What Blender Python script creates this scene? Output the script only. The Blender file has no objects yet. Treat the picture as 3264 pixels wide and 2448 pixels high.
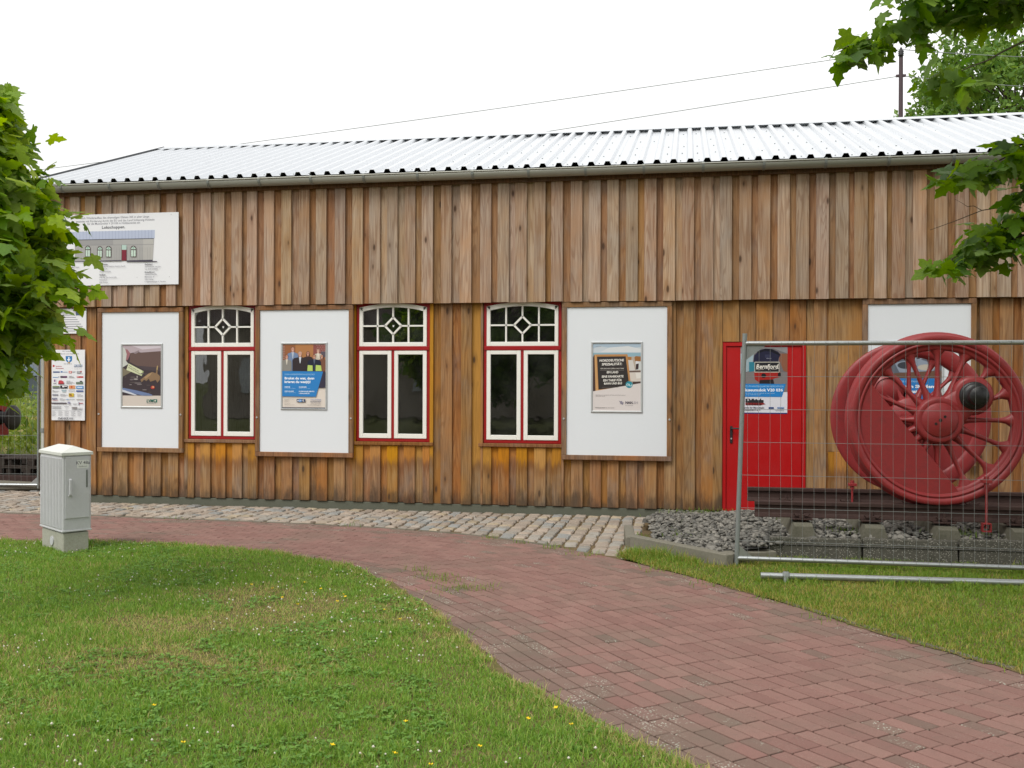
import bpy, math, random
import numpy as np
from mathutils import Vector, Matrix

R = math.radians
rng = np.random.default_rng(7)
random.seed(7)
scene = bpy.context.scene
col = scene.collection

# ------------------------------------------------------------------ camera
CAM = Vector((0.0, -12.9, 1.67))
YAW, PITCH, ROLL = R(9.93), math.atan(-7 / 3172), math.atan(0.0033)
fw = Vector((-math.sin(YAW) * math.cos(PITCH), math.cos(YAW) * math.cos(PITCH), math.sin(PITCH)))
r0 = Vector((math.cos(YAW), math.sin(YAW), 0)); u0 = r0.cross(fw)
ri = r0 * math.cos(ROLL) + u0 * math.sin(ROLL); up = u0 * math.cos(ROLL) - r0 * math.sin(ROLL)
cam = bpy.data.cameras.new('camera'); camo = bpy.data.objects.new('camera', cam); col.objects.link(camo)
camo.matrix_world = Matrix(((ri.x, up.x, -fw.x, CAM.x), (ri.y, up.y, -fw.y, CAM.y), (ri.z, up.z, -fw.z, CAM.z), (0, 0, 0, 1)))
cam.sensor_width = 36; cam.lens = 36 * 3172 / 3264; cam.clip_start = 0.05; cam.clip_end = 2000
scene.camera = camo

# ------------------------------------------------------------------ sky, sun, exposure
SUN_EL, SUN_AZ = R(52), R(-150)          # azimuth measured from +Y clockwise
w = bpy.data.worlds.new('World'); scene.world = w; w.use_nodes = True
wn = w.node_tree; wn.nodes.clear()
out = wn.nodes.new('ShaderNodeOutputWorld'); bg = wn.nodes.new('ShaderNodeBackground')
sky = wn.nodes.new('ShaderNodeTexSky'); sky.sky_type = 'NISHITA'; sky.sun_disc = False
sky.sun_elevation = SUN_EL; sky.sun_rotation = SUN_AZ; sky.dust_density = 4; sky.air_density = 1.0; sky.ozone_density = 1.0
hs = wn.nodes.new('ShaderNodeHueSaturation'); hs.inputs['Saturation'].default_value = 0.08
tc = wn.nodes.new('ShaderNodeTexCoord'); nz = wn.nodes.new('ShaderNodeTexNoise')
nz.inputs['Scale'].default_value = 1.1; nz.inputs['Detail'].default_value = 5; nz.inputs['Roughness'].default_value = .5
cr = wn.nodes.new('ShaderNodeMapRange'); cr.inputs['From Min'].default_value = .3; cr.inputs['From Max'].default_value = .7
cr.inputs['To Min'].default_value = 4.2; cr.inputs['To Max'].default_value = 9.4
cc = wn.nodes.new('ShaderNodeCombineColor')
mx = wn.nodes.new('ShaderNodeMix'); mx.data_type = 'RGBA'; mx.inputs[0].default_value = .75
L = wn.links.new
L(tc.outputs['Generated'], nz.inputs['Vector']); L(nz.outputs['Fac'], cr.inputs['Value'])
for k in range(3): L(cr.outputs[0], cc.inputs[k])
L(sky.outputs[0], hs.inputs['Color']); L(hs.outputs[0], mx.inputs[6]); L(cc.outputs[0], mx.inputs[7])
L(mx.outputs[2], bg.inputs['Color']); bg.inputs['Strength'].default_value = 0.13
L(bg.outputs[0], out.inputs['Surface'])
sun = bpy.data.lights.new('sun', 'SUN'); sun.energy = 1.5; sun.angle = R(28); sun.color = (1, .97, .92)
suno = bpy.data.objects.new('sun', sun); col.objects.link(suno)
sd = Vector((math.sin(SUN_AZ) * math.cos(SUN_EL), math.cos(SUN_AZ) * math.cos(SUN_EL), math.sin(SUN_EL)))
suno.rotation_euler = sd.to_track_quat('Z', 'Y').to_euler()
vs = scene.view_settings; vs.view_transform = 'Standard'; vs.look = 'None'; vs.exposure = 0.40; vs.gamma = 1; vs.use_curve_mapping = False
scene.render.engine = 'CYCLES'; scene.cycles.use_denoising = True
scene.cycles.max_bounces = 8; scene.cycles.transparent_max_bounces = 12

# ------------------------------------------------------------------ node helpers
def srgb(*c):
    return tuple(((v / 255) / 12.92 if v / 255 <= .04045 else (((v / 255) + .055) / 1.055) ** 2.4) for v in c)
def hexc(s): return srgb(*(int(s[i:i + 2], 16) for i in (0, 2, 4)))

class NT:
    def __init__(self, name):
        self.m = bpy.data.materials.new(name); self.m.use_nodes = True
        self.t = self.m.node_tree; self.t.nodes.clear()
        self.out = self.n('OutputMaterial')
    def n(self, typ, **kw):
        nd = self.t.nodes.new('ShaderNode' + typ)
        for k, v in kw.items(): setattr(nd, k, v)
        return nd
    def l(self, a, b): self.t.links.new(a, b)
    def setin(self, sock, v):
        if isinstance(v, bpy.types.NodeSocket): self.l(v, sock)
        elif v is not None:
            if sock.type == 'RGBA' and len(v) == 3: v = (*v, 1)
            sock.default_value = v
    def pos(self): return self.n('NewGeometry').outputs['Position']
    def orand(self): return self.n('ObjectInfo').outputs['Random']
    def attr(self, name='rnd'): return self.n('Attribute', attribute_name=name).outputs['Fac']
    def math(self, op, a, b=0.0, clamp=False):
        m = self.n('Math', operation=op, use_clamp=clamp); self.setin(m.inputs[0], a); self.setin(m.inputs[1], b); return m.outputs[0]
    def xyz(self, v):
        s = self.n('SeparateXYZ'); self.l(v, s.inputs[0]); return s.outputs
    def vec(self, x, y, z):
        s = self.n('CombineXYZ'); self.setin(s.inputs[0], x); self.setin(s.inputs[1], y); self.setin(s.inputs[2], z); return s.outputs[0]
    def noise(self, v, scale, detail=3, rough=.55, dist=0.0):
        m = self.n('TexNoise'); self.l(v, m.inputs['Vector']); m.inputs['Scale'].default_value = scale
        m.inputs['Detail'].default_value = detail; m.inputs['Roughness'].default_value = rough; m.inputs['Distortion'].default_value = dist
        return m.outputs['Fac']
    def voro(self, v, scale, feature='F1', rand=1.0):
        m = self.n('TexVoronoi', feature=feature); self.l(v, m.inputs['Vector']); m.inputs['Scale'].default_value = scale
        m.inputs['Randomness'].default_value = rand; return m.outputs
    def ramp(self, v, a, b, c=0.0, d=1.0, smooth=True):
        m = self.n('MapRange', interpolation_type='SMOOTHSTEP' if smooth else 'LINEAR')
        self.setin(m.inputs['Value'], v); m.inputs['From Min'].default_value = a; m.inputs['From Max'].default_value = b
        m.inputs['To Min'].default_value = c; m.inputs['To Max'].default_value = d; return m.outputs[0]
    def mix(self, f, a, b, blend='MIX'):
        m = self.n('Mix', data_type='RGBA', blend_type=blend); self.setin(m.inputs[0], f); self.setin(m.inputs[6], a); self.setin(m.inputs[7], b)
        return m.outputs[2]
    def hsv(self, c, h=.5, s=1.0, v=1.0):
        m = self.n('HueSaturation'); self.setin(m.inputs['Color'], c); self.setin(m.inputs['Hue'], h); self.setin(m.inputs['Saturation'], s); self.setin(m.inputs['Value'], v)
        return m.outputs[0]
    def bump(self, h, strength=.3, dist=.01):
        m = self.n('Bump'); m.inputs['Strength'].default_value = strength; m.inputs['Distance'].default_value = dist; self.l(h, m.inputs['Height'])
        return m.outputs[0]
    def bsdf(self, color, rough=.6, metal=0.0, spec=.5, normal=None):
        p = self.n('BsdfPrincipled'); self.setin(p.inputs['Base Color'], color); self.setin(p.inputs['Roughness'], rough)
        self.setin(p.inputs['Metallic'], metal); p.inputs['Specular IOR Level'].default_value = spec
        if normal is not None: self.l(normal, p.inputs['Normal'])
        return p.outputs[0]
    def done(self, sh): self.l(sh, self.out.inputs['Surface']); return self.m

_flat = {}
def flat(c, rough=.5, spec=.3):
    """plain printed / painted colour given as an sRGB hex"""
    k = (c, rough)
    if k not in _flat:
        t = NT('print_' + c); _flat[k] = t.done(t.bsdf(hexc(c), rough, 0, spec))
    return _flat[k]

def paint(name, c, rough=.45, dirt=.12, dirtc=(.1, .09, .07), scale=6, spec=.5, bump=.05):
    t = NT(name); p = t.pos(); n = t.noise(p, scale, 6, .65); n2 = t.noise(p, scale * 9, 3, .6)
    f = t.math('MULTIPLY', t.ramp(n, .45, .8), dirt)
    c1 = t.mix(f, c, dirtc); c1 = t.mix(t.math('MULTIPLY', t.ramp(n2, .35, .75), dirt * .6), c1, dirtc)
    return t.done(t.bsdf(c1, t.ramp(n, .3, .8, rough - .06, rough + .1), 0, spec, t.bump(n2, bump, .004)))

def metal(name, c, rough=.4, metallic=.85, streak=.2):
    t = NT(name); p = t.pos(); n = t.noise(p, 9, 5, .6); n2 = t.noise(p, 70, 2, .6)
    c1 = t.mix(t.math('MULTIPLY', n, streak * 2), c, tuple(v * .55 for v in c))
    return t.done(t.bsdf(c1, t.ramp(n2, .3, .7, rough - .08, rough + .1), metallic, .5))

def wood(name, light, dark, ring, warm=None, honey=None, foot=False, val=.15, sat=.12, gy=1.0, rowdark=True):
    """sawn softwood boards; honey: fresh golden wood above an irregular drip line; foot: splash-stained lower ends"""
    t = NT(name); p = t.pos(); x, y, z = t.xyz(p)
    rnd = t.math('FRACT', t.math('ADD', t.orand(), t.attr()))
    ro = t.math('MULTIPLY', rnd, 53.0)
    fine = t.noise(t.vec(t.math('ADD', t.math('MULTIPLY', x, 42.0), ro), t.math('MULTIPLY', y, 42.0), t.math('ADD', t.math('MULTIPLY', z, 1.7), ro)), 1, 5, .62)
    broad = t.noise(t.vec(t.math('ADD', t.math('MULTIPLY', x, 9.0), ro), t.math('MULTIPLY', y, 4.0), t.math('ADD', t.math('MULTIPLY', z, .55), ro)), 1, 1.5, .4, .4)
    rings = t.math('PINGPONG', t.math('MULTIPLY', broad, 11.0), .5)
    ringm = t.ramp(rings, .26, .44)
    patch = t.noise(t.vec(t.math('ADD', t.math('MULTIPLY', x, 2.5), ro), 0.0, t.math('ADD', t.math('MULTIPLY', z, 1.3), ro)), 1, 4, .6)
    c = t.mix(t.ramp(fine, .3, .72), light, dark)
    c = t.mix(t.math('MULTIPLY', ringm, .45), c, ring)
    if warm: c = t.mix(t.ramp(patch, .46, .68, 0, .8), c, warm)
    # grey weathering blotches
    c = t.mix(t.ramp(patch, .5, .3, 0, .45), c, tuple(sum(light) / 3 * v for v in (1.02, .86, .72)))
    if honey:
        line = t.math('ADD', t.ramp(fine, .25, .8, -.05, .12, False), t.ramp(patch, .2, .8, -.10, .14, False))
        h = t.math('ADD', z, line)
        hm = t.ramp(h, .56, .70)
        hc = t.mix(t.ramp(fine, .3, .75), honey, tuple(v * .74 for v in honey))
        hc = t.mix(t.math('MULTIPLY', ringm, .35), hc, tuple(v * .6 for v in honey))
        c = t.mix(hm, c, hc)
        drip = t.math('MULTIPLY', t.ramp(h, .44, .60), t.ramp(h, .72, .60))
        c = t.mix(t.math('MULTIPLY', drip, .55), c, (.19, .072, .018))
    if foot:
        fm = t.math('SUBTRACT', z, t.ramp(t.noise(t.vec(t.math('ADD', t.math('MULTIPLY', x, 6.0), ro), 0.0, t.math('MULTIPLY', z, 2.0)), 1, 5, .7), .25, .75, -.04, .36, False))
        c = t.mix(t.ramp(fm, .14, -.16, 0, .78), c, (.055, .04, .028))
    # knots: sparse, oval, with a dark eye
    kv = t.vec(t.math('ADD', t.math('MULTIPLY', x, 7.0), t.math('MULTIPLY', rnd, 91.0)), 0.0, t.math('ADD', t.math('MULTIPLY', z, 2.6), t.math('MULTIPLY', rnd, 37.0)))
    vo = t.voro(kv, 1.0); kd = t.math('ADD', vo['Distance'], t.math('MULTIPLY', fine, .05))
    kc = t.xyz(vo['Color'])[0]
    kmask = t.math('MULTIPLY', t.ramp(kd, .19, .09), t.math('GREATER_THAN', kc, .52))
    halo = t.math('MULTIPLY', t.ramp(kd, .42, .12), t.math('GREATER_THAN', kc, .52))
    c = t.mix(t.math('MULTIPLY', halo, .42), c, ring)
    c = t.mix(t.math('MULTIPLY', kmask, .88), c, (.07, .038, .022))
    r2 = t.math('FRACT', t.math('MULTIPLY', rnd, 17.31)); r3 = t.math('FRACT', t.math('MULTIPLY', rnd, 41.7))
    c = t.hsv(c, t.math('ADD', .5 - .008, t.math('MULTIPLY', r3, .016)), t.math('ADD', 1 - sat, t.math('MULTIPLY', r2, sat * 2)), t.math('ADD', 1 - val, t.math('MULTIPLY', rnd, val * 2)))
    hgt = t.math('ADD', t.math('MULTIPLY', fine, .7), t.math('MULTIPLY', ringm, .25))
    return t.done(t.bsdf(c, .82, 0, .25, t.bump(hgt, .35, .004)))

# ------------------------------------------------------------------ mesh helpers
class MB:
    def __init__(self): self.v = []; self.f = []; self.mi = []; self.rn = []; self.sm = []
    def add(self, vs_, fs_, mi=0, rn=0.0, smooth=False):
        b = len(self.v); self.v += [tuple(p) for p in vs_]
        for f in fs_: self.f.append(tuple(i + b for i in f)); self.mi.append(mi); self.rn.append(rn); self.sm.append(smooth)
        return self
    def box(self, x0, x1, y0, y1, z0, z1, mi=0, rn=0.0):
        return self.add([(x, y, z) for z in (z0, z1) for y in (y0, y1) for x in (x0, x1)],
                        [(0, 2, 3, 1), (4, 5, 7, 6), (0, 1, 5, 4), (2, 6, 7, 3), (0, 4, 6, 2), (1, 3, 7, 5)], mi, rn)
    def cbox(self, x0, x1, y0, y1, z0, z1, c=.004, mi=0, rn=0.0, M=None):
        lo, hi = (x0, y0, z0), (x1, y1, z1); V = []; idx = {}
        for sx in (0, 1):
            for sy in (0, 1):
                for sz in (0, 1):
                    s = (sx, sy, sz)
                    for ax in range(3):
                        p = [(hi[k] if s[k] else lo[k]) for k in range(3)]
                        for k in range(3):
                            if k != ax: p[k] += (-c if s[k] else c)
                        idx[(s, ax)] = len(V); V.append(p)
        F = []
        for ax in range(3):
            a, b = (ax + 1) % 3, (ax + 2) % 3
            for s_ in (0, 1):
                q = []
                for (i, j) in ((0, 0), (1, 0), (1, 1), (0, 1)):
                    s = [0, 0, 0]; s[ax] = s_; s[a] = i; s[b] = j; q.append(idx[(tuple(s), ax)])
                F.append(tuple(q if s_ else q[::-1]))
            for i in (0, 1):
                for j in (0, 1):
                    s0 = [0, 0, 0]; s1 = [0, 0, 0]; s0[a] = s1[a] = i; s0[b] = s1[b] = j; s1[ax] = 1
                    s0, s1 = tuple(s0), tuple(s1)
                    q = (idx[(s0, a)], idx[(s1, a)], idx[(s1, b)], idx[(s0, b)])
                    F.append(q if i != j else q[::-1])
        for s in [(a, b, c_) for a in (0, 1) for b in (0, 1) for c_ in (0, 1)]:
            q = tuple(idx[(s, k)] for k in range(3)); F.append(q if sum(s) % 2 else q[::-1])
        if M is not None: V = [tuple(M @ Vector(p)) for p in V]
        return self.add(V, F, mi, rn)
    def prism(self, poly, a, b, axis='y', mi=0, rn=0.0):
        """extrude a 2-D polygon; axis y: poly=(x,z); axis x: poly=(y,z); axis z: poly=(x,y)"""
        n = len(poly)
        mk = {'y': lambda p, t: (p[0], t, p[1]), 'x': lambda p, t: (t, p[0], p[1]), 'z': lambda p, t: (p[0], p[1], t)}[axis]
        V = [mk(p, a) for p in poly] + [mk(p, b) for p in poly]
        F = [tuple(range(n))[::-1], tuple(range(n, 2 * n))] + [(i, (i + 1) % n, n + (i + 1) % n, n + i) for i in range(n)]
        return self.add(V, F, mi, rn)
    def tube(self, pts, rad, n=8, mi=0, rn=0.0, caps=True, flatten=None, smooth=True):
        pts = [Vector(p) for p in pts]; m = len(pts)
        rads = rad if isinstance(rad, (list, tuple)) else [rad] * m
        t0 = (pts[1] - pts[0]).normalized()
        a = t0.orthogonal().normalized() if flatten is None else (Vector(flatten) - t0 * Vector(flatten).dot(t0)).normalized()
        V = []; F = []
        for i, p in enumerate(pts):
            t = (pts[min(i + 1, m - 1)] - pts[max(i - 1, 0)]).normalized()
            a = (a - t * a.dot(t)).normalized(); b = t.cross(a)
            rr = rads[i]; ra, rb = rr if isinstance(rr, tuple) else (rr, rr)
            for k in range(n):
                q = 2 * math.pi * k / n; V.append(p + a * (ra * math.cos(q)) + b * (rb * math.sin(q)))
        for i in range(m - 1):
            for k in range(n):
                F.append((i * n + k, i * n + (k + 1) % n, (i + 1) * n + (k + 1) % n, (i + 1) * n + k))
        self.add(V, F, mi, rn, smooth)
        if caps:
            self.add([V[k] for k in range(n)], [tuple(range(n))[::-1]], mi, rn); self.add(V[-n:], [tuple(range(n))], mi, rn)
        return self
    def lathe(self, prof, n=48, mi=0, closed=False, smooth=True, M=None, rn=0.0):
        """profile of (r, y) turned round the local Y axis"""
        V = []; F = []; m = len(prof)
        for k in range(n):
            q = 2 * math.pi * k / n
            for (r_, y_) in prof: V.append((r_ * math.cos(q), y_, r_ * math.sin(q)))
        for k in range(n):
            k2 = (k + 1) % n
            for i in range(m if closed else m - 1):
                j = (i + 1) % m
                F.append((k * m + i, k * m + j, k2 * m + j, k2 * m + i))
        if M is not None: V = [tuple(M @ Vector(p)) for p in V]
        return self.add(V, F, mi, rn, smooth)
    def build(self, name, mats, parent=None, loc=None, rz=0.0, autosmooth=True):
        me = bpy.data.meshes.new(name); me.from_pydata(self.v, [], self.f)
        mats = mats if isinstance(mats, (list, tuple)) else [mats]
        for m in mats: me.materials.append(m)
        me.polygons.foreach_set('material_index', self.mi); me.polygons.foreach_set('use_smooth', self.sm)
        if any(self.rn):
            a = me.attributes.new('rnd', 'FLOAT', 'FACE'); a.data.foreach_set('value', self.rn)
        me.update()
        o = bpy.data.objects.new(name, me); col.objects.link(o)
        if parent is not None: o.parent = parent
        if loc is not None: o.location = loc
        if rz: o.rotation_euler.z = rz
        return o

def np_mesh(name, V, T, mat, parent=None, rnd=None, smooth=False, mats=None, mi=None):
    me = bpy.data.meshes.new(name); V = np.ascontiguousarray(V, np.float32); T = np.ascontiguousarray(T, np.int32)
    me.vertices.add(len(V)); me.vertices.foreach_set('co', V.ravel())
    me.loops.add(T.size); me.loops.foreach_set('vertex_index', T.ravel())
    me.polygons.add(len(T)); me.polygons.foreach_set('loop_start', np.arange(0, T.size, 3, dtype=np.int32))
    for m in (mats or [mat]): me.materials.append(m)
    if mi is not None: me.polygons.foreach_set('material_index', np.asarray(mi, np.int32))
    if smooth: me.polygons.foreach_set('use_smooth', np.ones(len(T), bool))
    me.update(calc_edges=True)
    if rnd is not None:
        a = me.attributes.new('rnd', 'FLOAT', 'FACE'); a.data.foreach_set('value', np.asarray(rnd, np.float32))
    o = bpy.data.objects.new(name, me); col.objects.link(o)
    if parent is not None: o.parent = parent
    return o

def tag(o, label=None, cat=None, group=None, kind=None):
    if label: o['label'] = label
    if cat: o['category'] = cat
    if group: o['group'] = group
    if kind: o['kind'] = kind
    return o
def empty(name, loc=(0, 0, 0), label=None, cat=None, group=None):
    o = bpy.data.objects.new(name, None); col.objects.link(o); o.location = loc; o.empty_display_size = .2
    return tag(o, label, cat, group)
def share(name, me, parent, loc=(0, 0, 0), scale=(1, 1, 1), rot=(0, 0, 0)):
    o = bpy.data.objects.new(name, me); col.objects.link(o); o.parent = parent
    o.location = loc; o.scale = scale; o.rotation_euler = rot
    return o
def gz(y):                                   # the yard falls slightly towards the shed
    return 0.0 if y < -3.5 else -.045 * min(1, (y + 3.5) / 3.2)
def inpoly(P, poly):
    x, y = P[:, 0], P[:, 1]; r_ = np.zeros(len(P), bool); n = len(poly)
    for i in range(n):
        x0, y0 = poly[i]; x1, y1 = poly[(i + 1) % n]
        c = ((y0 > y) != (y1 > y)) & (x < (x1 - x0) * (y - y0) / ((y1 - y0) or 1e-9) + x0); r_ ^= c
    return r_
def vnoise(P, s, seed=0):
    """cheap smooth value noise on 2-D points, 0..1"""
    q = P * s + seed * 17.3; i = np.floor(q).astype(int); f = q - i; f = f * f * (3 - 2 * f)
    def h(a, b): return np.modf(np.abs(np.sin(a * 127.1 + b * 311.7 + seed * 74.7) * 43758.5453))[0]
    a, b = i[:, 0], i[:, 1]
    return (h(a, b) * (1 - f[:, 0]) + h(a + 1, b) * f[:, 0]) * (1 - f[:, 1]) + (h(a, b + 1) * (1 - f[:, 0]) + h(a + 1, b + 1) * f[:, 0]) * f[:, 1]

# ------------------------------------------------------------------ materials
W_UP = wood('larch_weathered', srgb(182, 158, 135), srgb(147, 122, 100), srgb(126, 92, 66), warm=srgb(172, 137, 105))
W_UP_U = wood('larch_weathered_warm', srgb(166, 128, 92), srgb(128, 92, 60), srgb(110, 72, 44), warm=srgb(160, 114, 72), sat=.05, val=.12)
W_LO = wood('larch_brown', srgb(168, 130, 90), srgb(130, 95, 61), srgb(110, 72, 42), warm=srgb(168, 117, 66), foot=True, val=.11, sat=.08)
W_LO_U = wood('larch_brown_warm', srgb(162, 119, 74), srgb(124, 85, 49), srgb(104, 66, 37), warm=srgb(158, 106, 57), foot=True, sat=.05, val=.12)
W_HO = wood('larch_honey', srgb(164, 128, 90), srgb(126, 92, 60), srgb(106, 70, 40), warm=srgb(158, 108, 62), honey=srgb(190, 132, 58), foot=True, val=.1, sat=.08)
W_FRAME = wood('board_frame_wood', srgb(146, 114, 84), srgb(114, 86, 62), srgb(98, 68, 44), warm=srgb(158, 110, 64), val=.1, sat=.08)
W_SILL = wood('sill_wood', srgb(152, 112, 72), srgb(122, 86, 52), srgb(104, 68, 38), val=.08)
W_FASCIA = wood('fascia_wood', srgb(120, 88, 60), srgb(88, 62, 42), srgb(74, 48, 30), val=.1)
W_DARK = wood('pallet_wood', srgb(72, 64, 58), srgb(44, 38, 34), srgb(36, 30, 26))
ZINC = metal('zinc', srgb(168, 168, 158), .42, .3, .12)
GALV = metal('galvanised_steel', srgb(182, 186, 186), .38, .8)
WIRE = metal('fence_wire', srgb(138, 142, 140), .5, .5)
GALV_OLD = metal('dull_galvanised_steel', srgb(150, 156, 154), .5, .6)
ROOFM = metal('roof_aluzinc', srgb(226, 229, 232), .36, .7, .06)
DARK = paint('shadow_felt', (.02, .02, .02), .9, .1)
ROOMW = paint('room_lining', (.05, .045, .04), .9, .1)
RED_DOOR = paint('door_red', srgb(178, 10, 14), .42, .10, (.2, .02, .02), 3)
RED_WIN = paint('window_red', srgb(156, 16, 22), .4, .12, (.15, .02, .02), 5)
WHITE = paint('window_white', srgb(238, 236, 228), .4, .05)
BOARDW = paint('composite_white', srgb(226, 230, 234), .35, .035, (.55, .56, .56), 2.5)
SIGNW = paint('sign_white', srgb(232, 233, 236), .35, .03, (.5, .5, .5), 4)
ALU = metal('anodised_aluminium', srgb(196, 199, 199), .35, .35, .1)
WHEEL_RED = paint('wheel_red', srgb(144, 44, 46), .45, .35, (.07, .02, .02), 11, .5, .15)
GREASE = paint('grease_black', (.012, .012, .013), .35, .2, (.04, .04, .04), 20, .5, .4)
RUST = paint('rail_rust', srgb(66, 48, 43), .75, .55, srgb(40, 31, 30), 14, .3, .4)
BLACK = paint('black_iron', (.018, .018, .02), .5, .3, (.05, .045, .04), 9)
CONC = paint('concrete', srgb(124, 120, 108), .88, .5, srgb(92, 92, 76), 5, .2, .5)
PLINTH = paint('plinth_concrete', srgb(100, 102, 90), .9, .4, srgb(78, 82, 68), 5, .2, .4)
SLATE_Y = paint('cabinet_plastic', srgb(194, 195, 198), .6, .12, srgb(120, 120, 116), 6, .3, .1)
SLATE_B = paint('cabinet_base_plastic', srgb(172, 172, 160), .75, .4, srgb(110, 108, 88), 8, .3, .2)

def aggregate():
    t = NT('exposed_aggregate_concrete'); p = t.pos(); vo = t.voro(p, 95)
    s = t.xyz(vo['Color'])[0]; d = t.ramp(vo['Distance'], .5, .3)
    c = t.mix(t.math('MULTIPLY', d, t.ramp(s, .5, .95)), srgb(82, 80, 72), srgb(160, 156, 146))
    c = t.mix(t.ramp(t.noise(p, 4, 5, .65), .5, .75, 0, .7), c, srgb(56, 58, 46))
    return t.done(t.bsdf(c, .9, 0, .2, t.bump(vo['Distance'], .5, .004)))
AGG = aggregate()
SLEEP = paint('sleeper_concrete', srgb(108, 105, 92), .9, .6, srgb(62, 64, 48), 6, .2, .5)

def paver_mat(name, c1, c2, c3, lich):
    t = NT(name); p = t.pos(); rnd = t.math('FRACT', t.math('ADD', t.orand(), t.attr()))
    n = t.noise(p, 1.3, 4, .6); nf = t.noise(p, 160, 2, .7); nm = t.noise(p, 22, 4, .6)
    c = t.mix(rnd, c1, c2); c = t.mix(t.ramp(n, .42, .66, 0, .75), c, c3)
    c = t.mix(t.ramp(nf, .3, .75, 0, .35), c, tuple(v * .5 for v in c1))
    c = t.mix(t.ramp(nm, .5, .8, 0, .3), c, srgb(96, 84, 74))
    vo = t.voro(p, 60); sp = t.math('MULTIPLY', t.ramp(vo['Distance'], .34, .22), t.ramp(t.noise(p, 3.1, 3), .47, .62, 0, 1))
    c = t.mix(t.math('MULTIPLY', sp, lich), c, srgb(178, 180, 166))
    r2 = t.math('FRACT', t.math('MULTIPLY', rnd, 23.7))
    c = t.hsv(c, .5, 1, t.math('ADD', .91, t.math('MULTIPLY', r2, .18)))
    return t.done(t.bsdf(c, .9, 0, .2, t.bump(nf, .5, .003)))
PAVER = paver_mat('paver_red', srgb(143, 111, 102), srgb(137, 103, 95), srgb(132, 109, 98), .10)
PAVER_G = paver_mat('paver_dirty', srgb(134, 107, 98), srgb(126, 104, 94), srgb(117, 104, 92), .85)
def sandmat(name, a, b):
    t = NT(name); p = t.pos(); c = t.mix(t.ramp(t.noise(p, 14, 6, .7), .35, .7), a, b)
    return t.done(t.bsdf(c, .95, 0, .1, t.bump(t.noise(p, 90, 3), .5, .006)))
JOINT = sandmat('joint_sand', srgb(20, 17, 14), srgb(34, 28, 22))
SANDJ = sandmat('cobble_joint_sand', srgb(116, 98, 74), srgb(92, 82, 60))
SOIL = sandmat('lawn_soil', srgb(92, 90, 52), srgb(120, 104, 74))
EARTH = sandmat('wide_ground', srgb(84, 92, 48), srgb(98, 96, 64))
def cobble():
    t = NT('cobble_stone'); p = t.pos(); rnd = t.math('FRACT', t.math('ADD', t.orand(), t.attr()))
    r2 = t.math('FRACT', t.math('MULTIPLY', rnd, 13.7)); n = t.noise(p, 26, 5, .65); nf = t.noise(p, 170, 2, .6)
    c = t.mix(t.ramp(rnd, .0, .55), srgb(150, 146, 138), srgb(156, 142, 128)); c = t.mix(t.ramp(rnd, .75, .8, 0, .8), c, srgb(164, 150, 124))
    c = t.mix(t.ramp(rnd, .88, .9, 0, 1), c, srgb(138, 140, 138))
    c = t.mix(t.ramp(n, .45, .75, 0, .5), c, srgb(112, 102, 90)); c = t.mix(t.ramp(nf, .4, .8, 0, .4), c, srgb(196, 186, 170))
    c = t.hsv(c, .5, 1, t.math('ADD', .8, t.math('MULTIPLY', r2, .35)))
    return t.done(t.bsdf(c, .8, 0, .3, t.bump(n, .4, .01)))
COBBLE = cobble()
def gravelm():
    t = NT('slate_ballast'); p = t.pos(); rnd = t.attr(); n = t.noise(p, 40, 4, .6)
    c = t.mix(rnd, srgb(88, 87, 83), srgb(142, 138, 129)); c = t.mix(t.ramp(n, .45, .75, 0, .5), c, srgb(60, 58, 52))
    return t.done(t.bsdf(c, .85, 0, .3, t.bump(n, .4, .006)))
GRAVEL = gravelm()
def leafm(name, a, b, dry=None, trans=.45, rough=.5, big=0.0, vein=False):
    t = NT(name); p = t.pos(); rnd = t.attr(); c = t.mix(rnd, a, b)
    if vein:
        c = t.hsv(c, t.math('ADD', .49, t.math('MULTIPLY', t.noise(p, 2.2, 2), .02)), t.math('ADD', .8, t.math('MULTIPLY', t.math('FRACT', t.math('MULTIPLY', rnd, 9.7)), .4)), t.math('ADD', .78, t.math('MULTIPLY', t.math('FRACT', t.math('MULTIPLY', rnd, 27.3)), .45)))
        c = t.mix(t.ramp(t.noise(p, 45, 3, .6), .4, .7, 0, .25), c, tuple(v * .55 for v in a))
    if big:
        c = t.mix(t.ramp(t.noise(p, big, 3, .55), .5, .72, 0, .5), c, dry)
        if dry: c = t.mix(t.ramp(rnd, .86, .93), c, tuple(v * 1.15 for v in dry))
    elif dry: c = t.mix(t.ramp(rnd, .9, .95), c, dry)
    d = t.bsdf(c, rough, 0, .35)
    tr = t.n('BsdfTranslucent'); t.setin(tr.inputs[0], t.hsv(c, .485, 1.1, 1.35))
    ms = t.n('MixShader'); ms.inputs[0].default_value = trans; t.l(d, ms.inputs[1]); t.l(tr.outputs[0], ms.inputs[2])
    return t.done(ms.outputs[0])
LEAF_L = leafm('maple_leaf_young', srgb(100, 142, 34), srgb(160, 186, 52), None, .5, .5, 0.0, True)
LEAF_R = leafm('maple_leaf', srgb(82, 122, 38), srgb(124, 158, 50), None, .5, .5, 0.0, True)
LEAF_ASH = leafm('ash_leaf', srgb(84, 122, 50), srgb(122, 150, 66), None, .35)
LEAF_W = leafm('weed_leaf', srgb(92, 122, 44), srgb(146, 160, 72), srgb(170, 160, 96), .35)
GRASS = leafm('lawn_blade', srgb(94, 138, 50), srgb(156, 186, 86), srgb(186, 178, 116), .38, .55)
GRASS_R = leafm('shaded_lawn_blade', srgb(92, 128, 42), srgb(142, 166, 66), srgb(172, 162, 88), .38, .55)  # darker copy of the lawn blade, the maple's shade put into its colour
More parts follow.
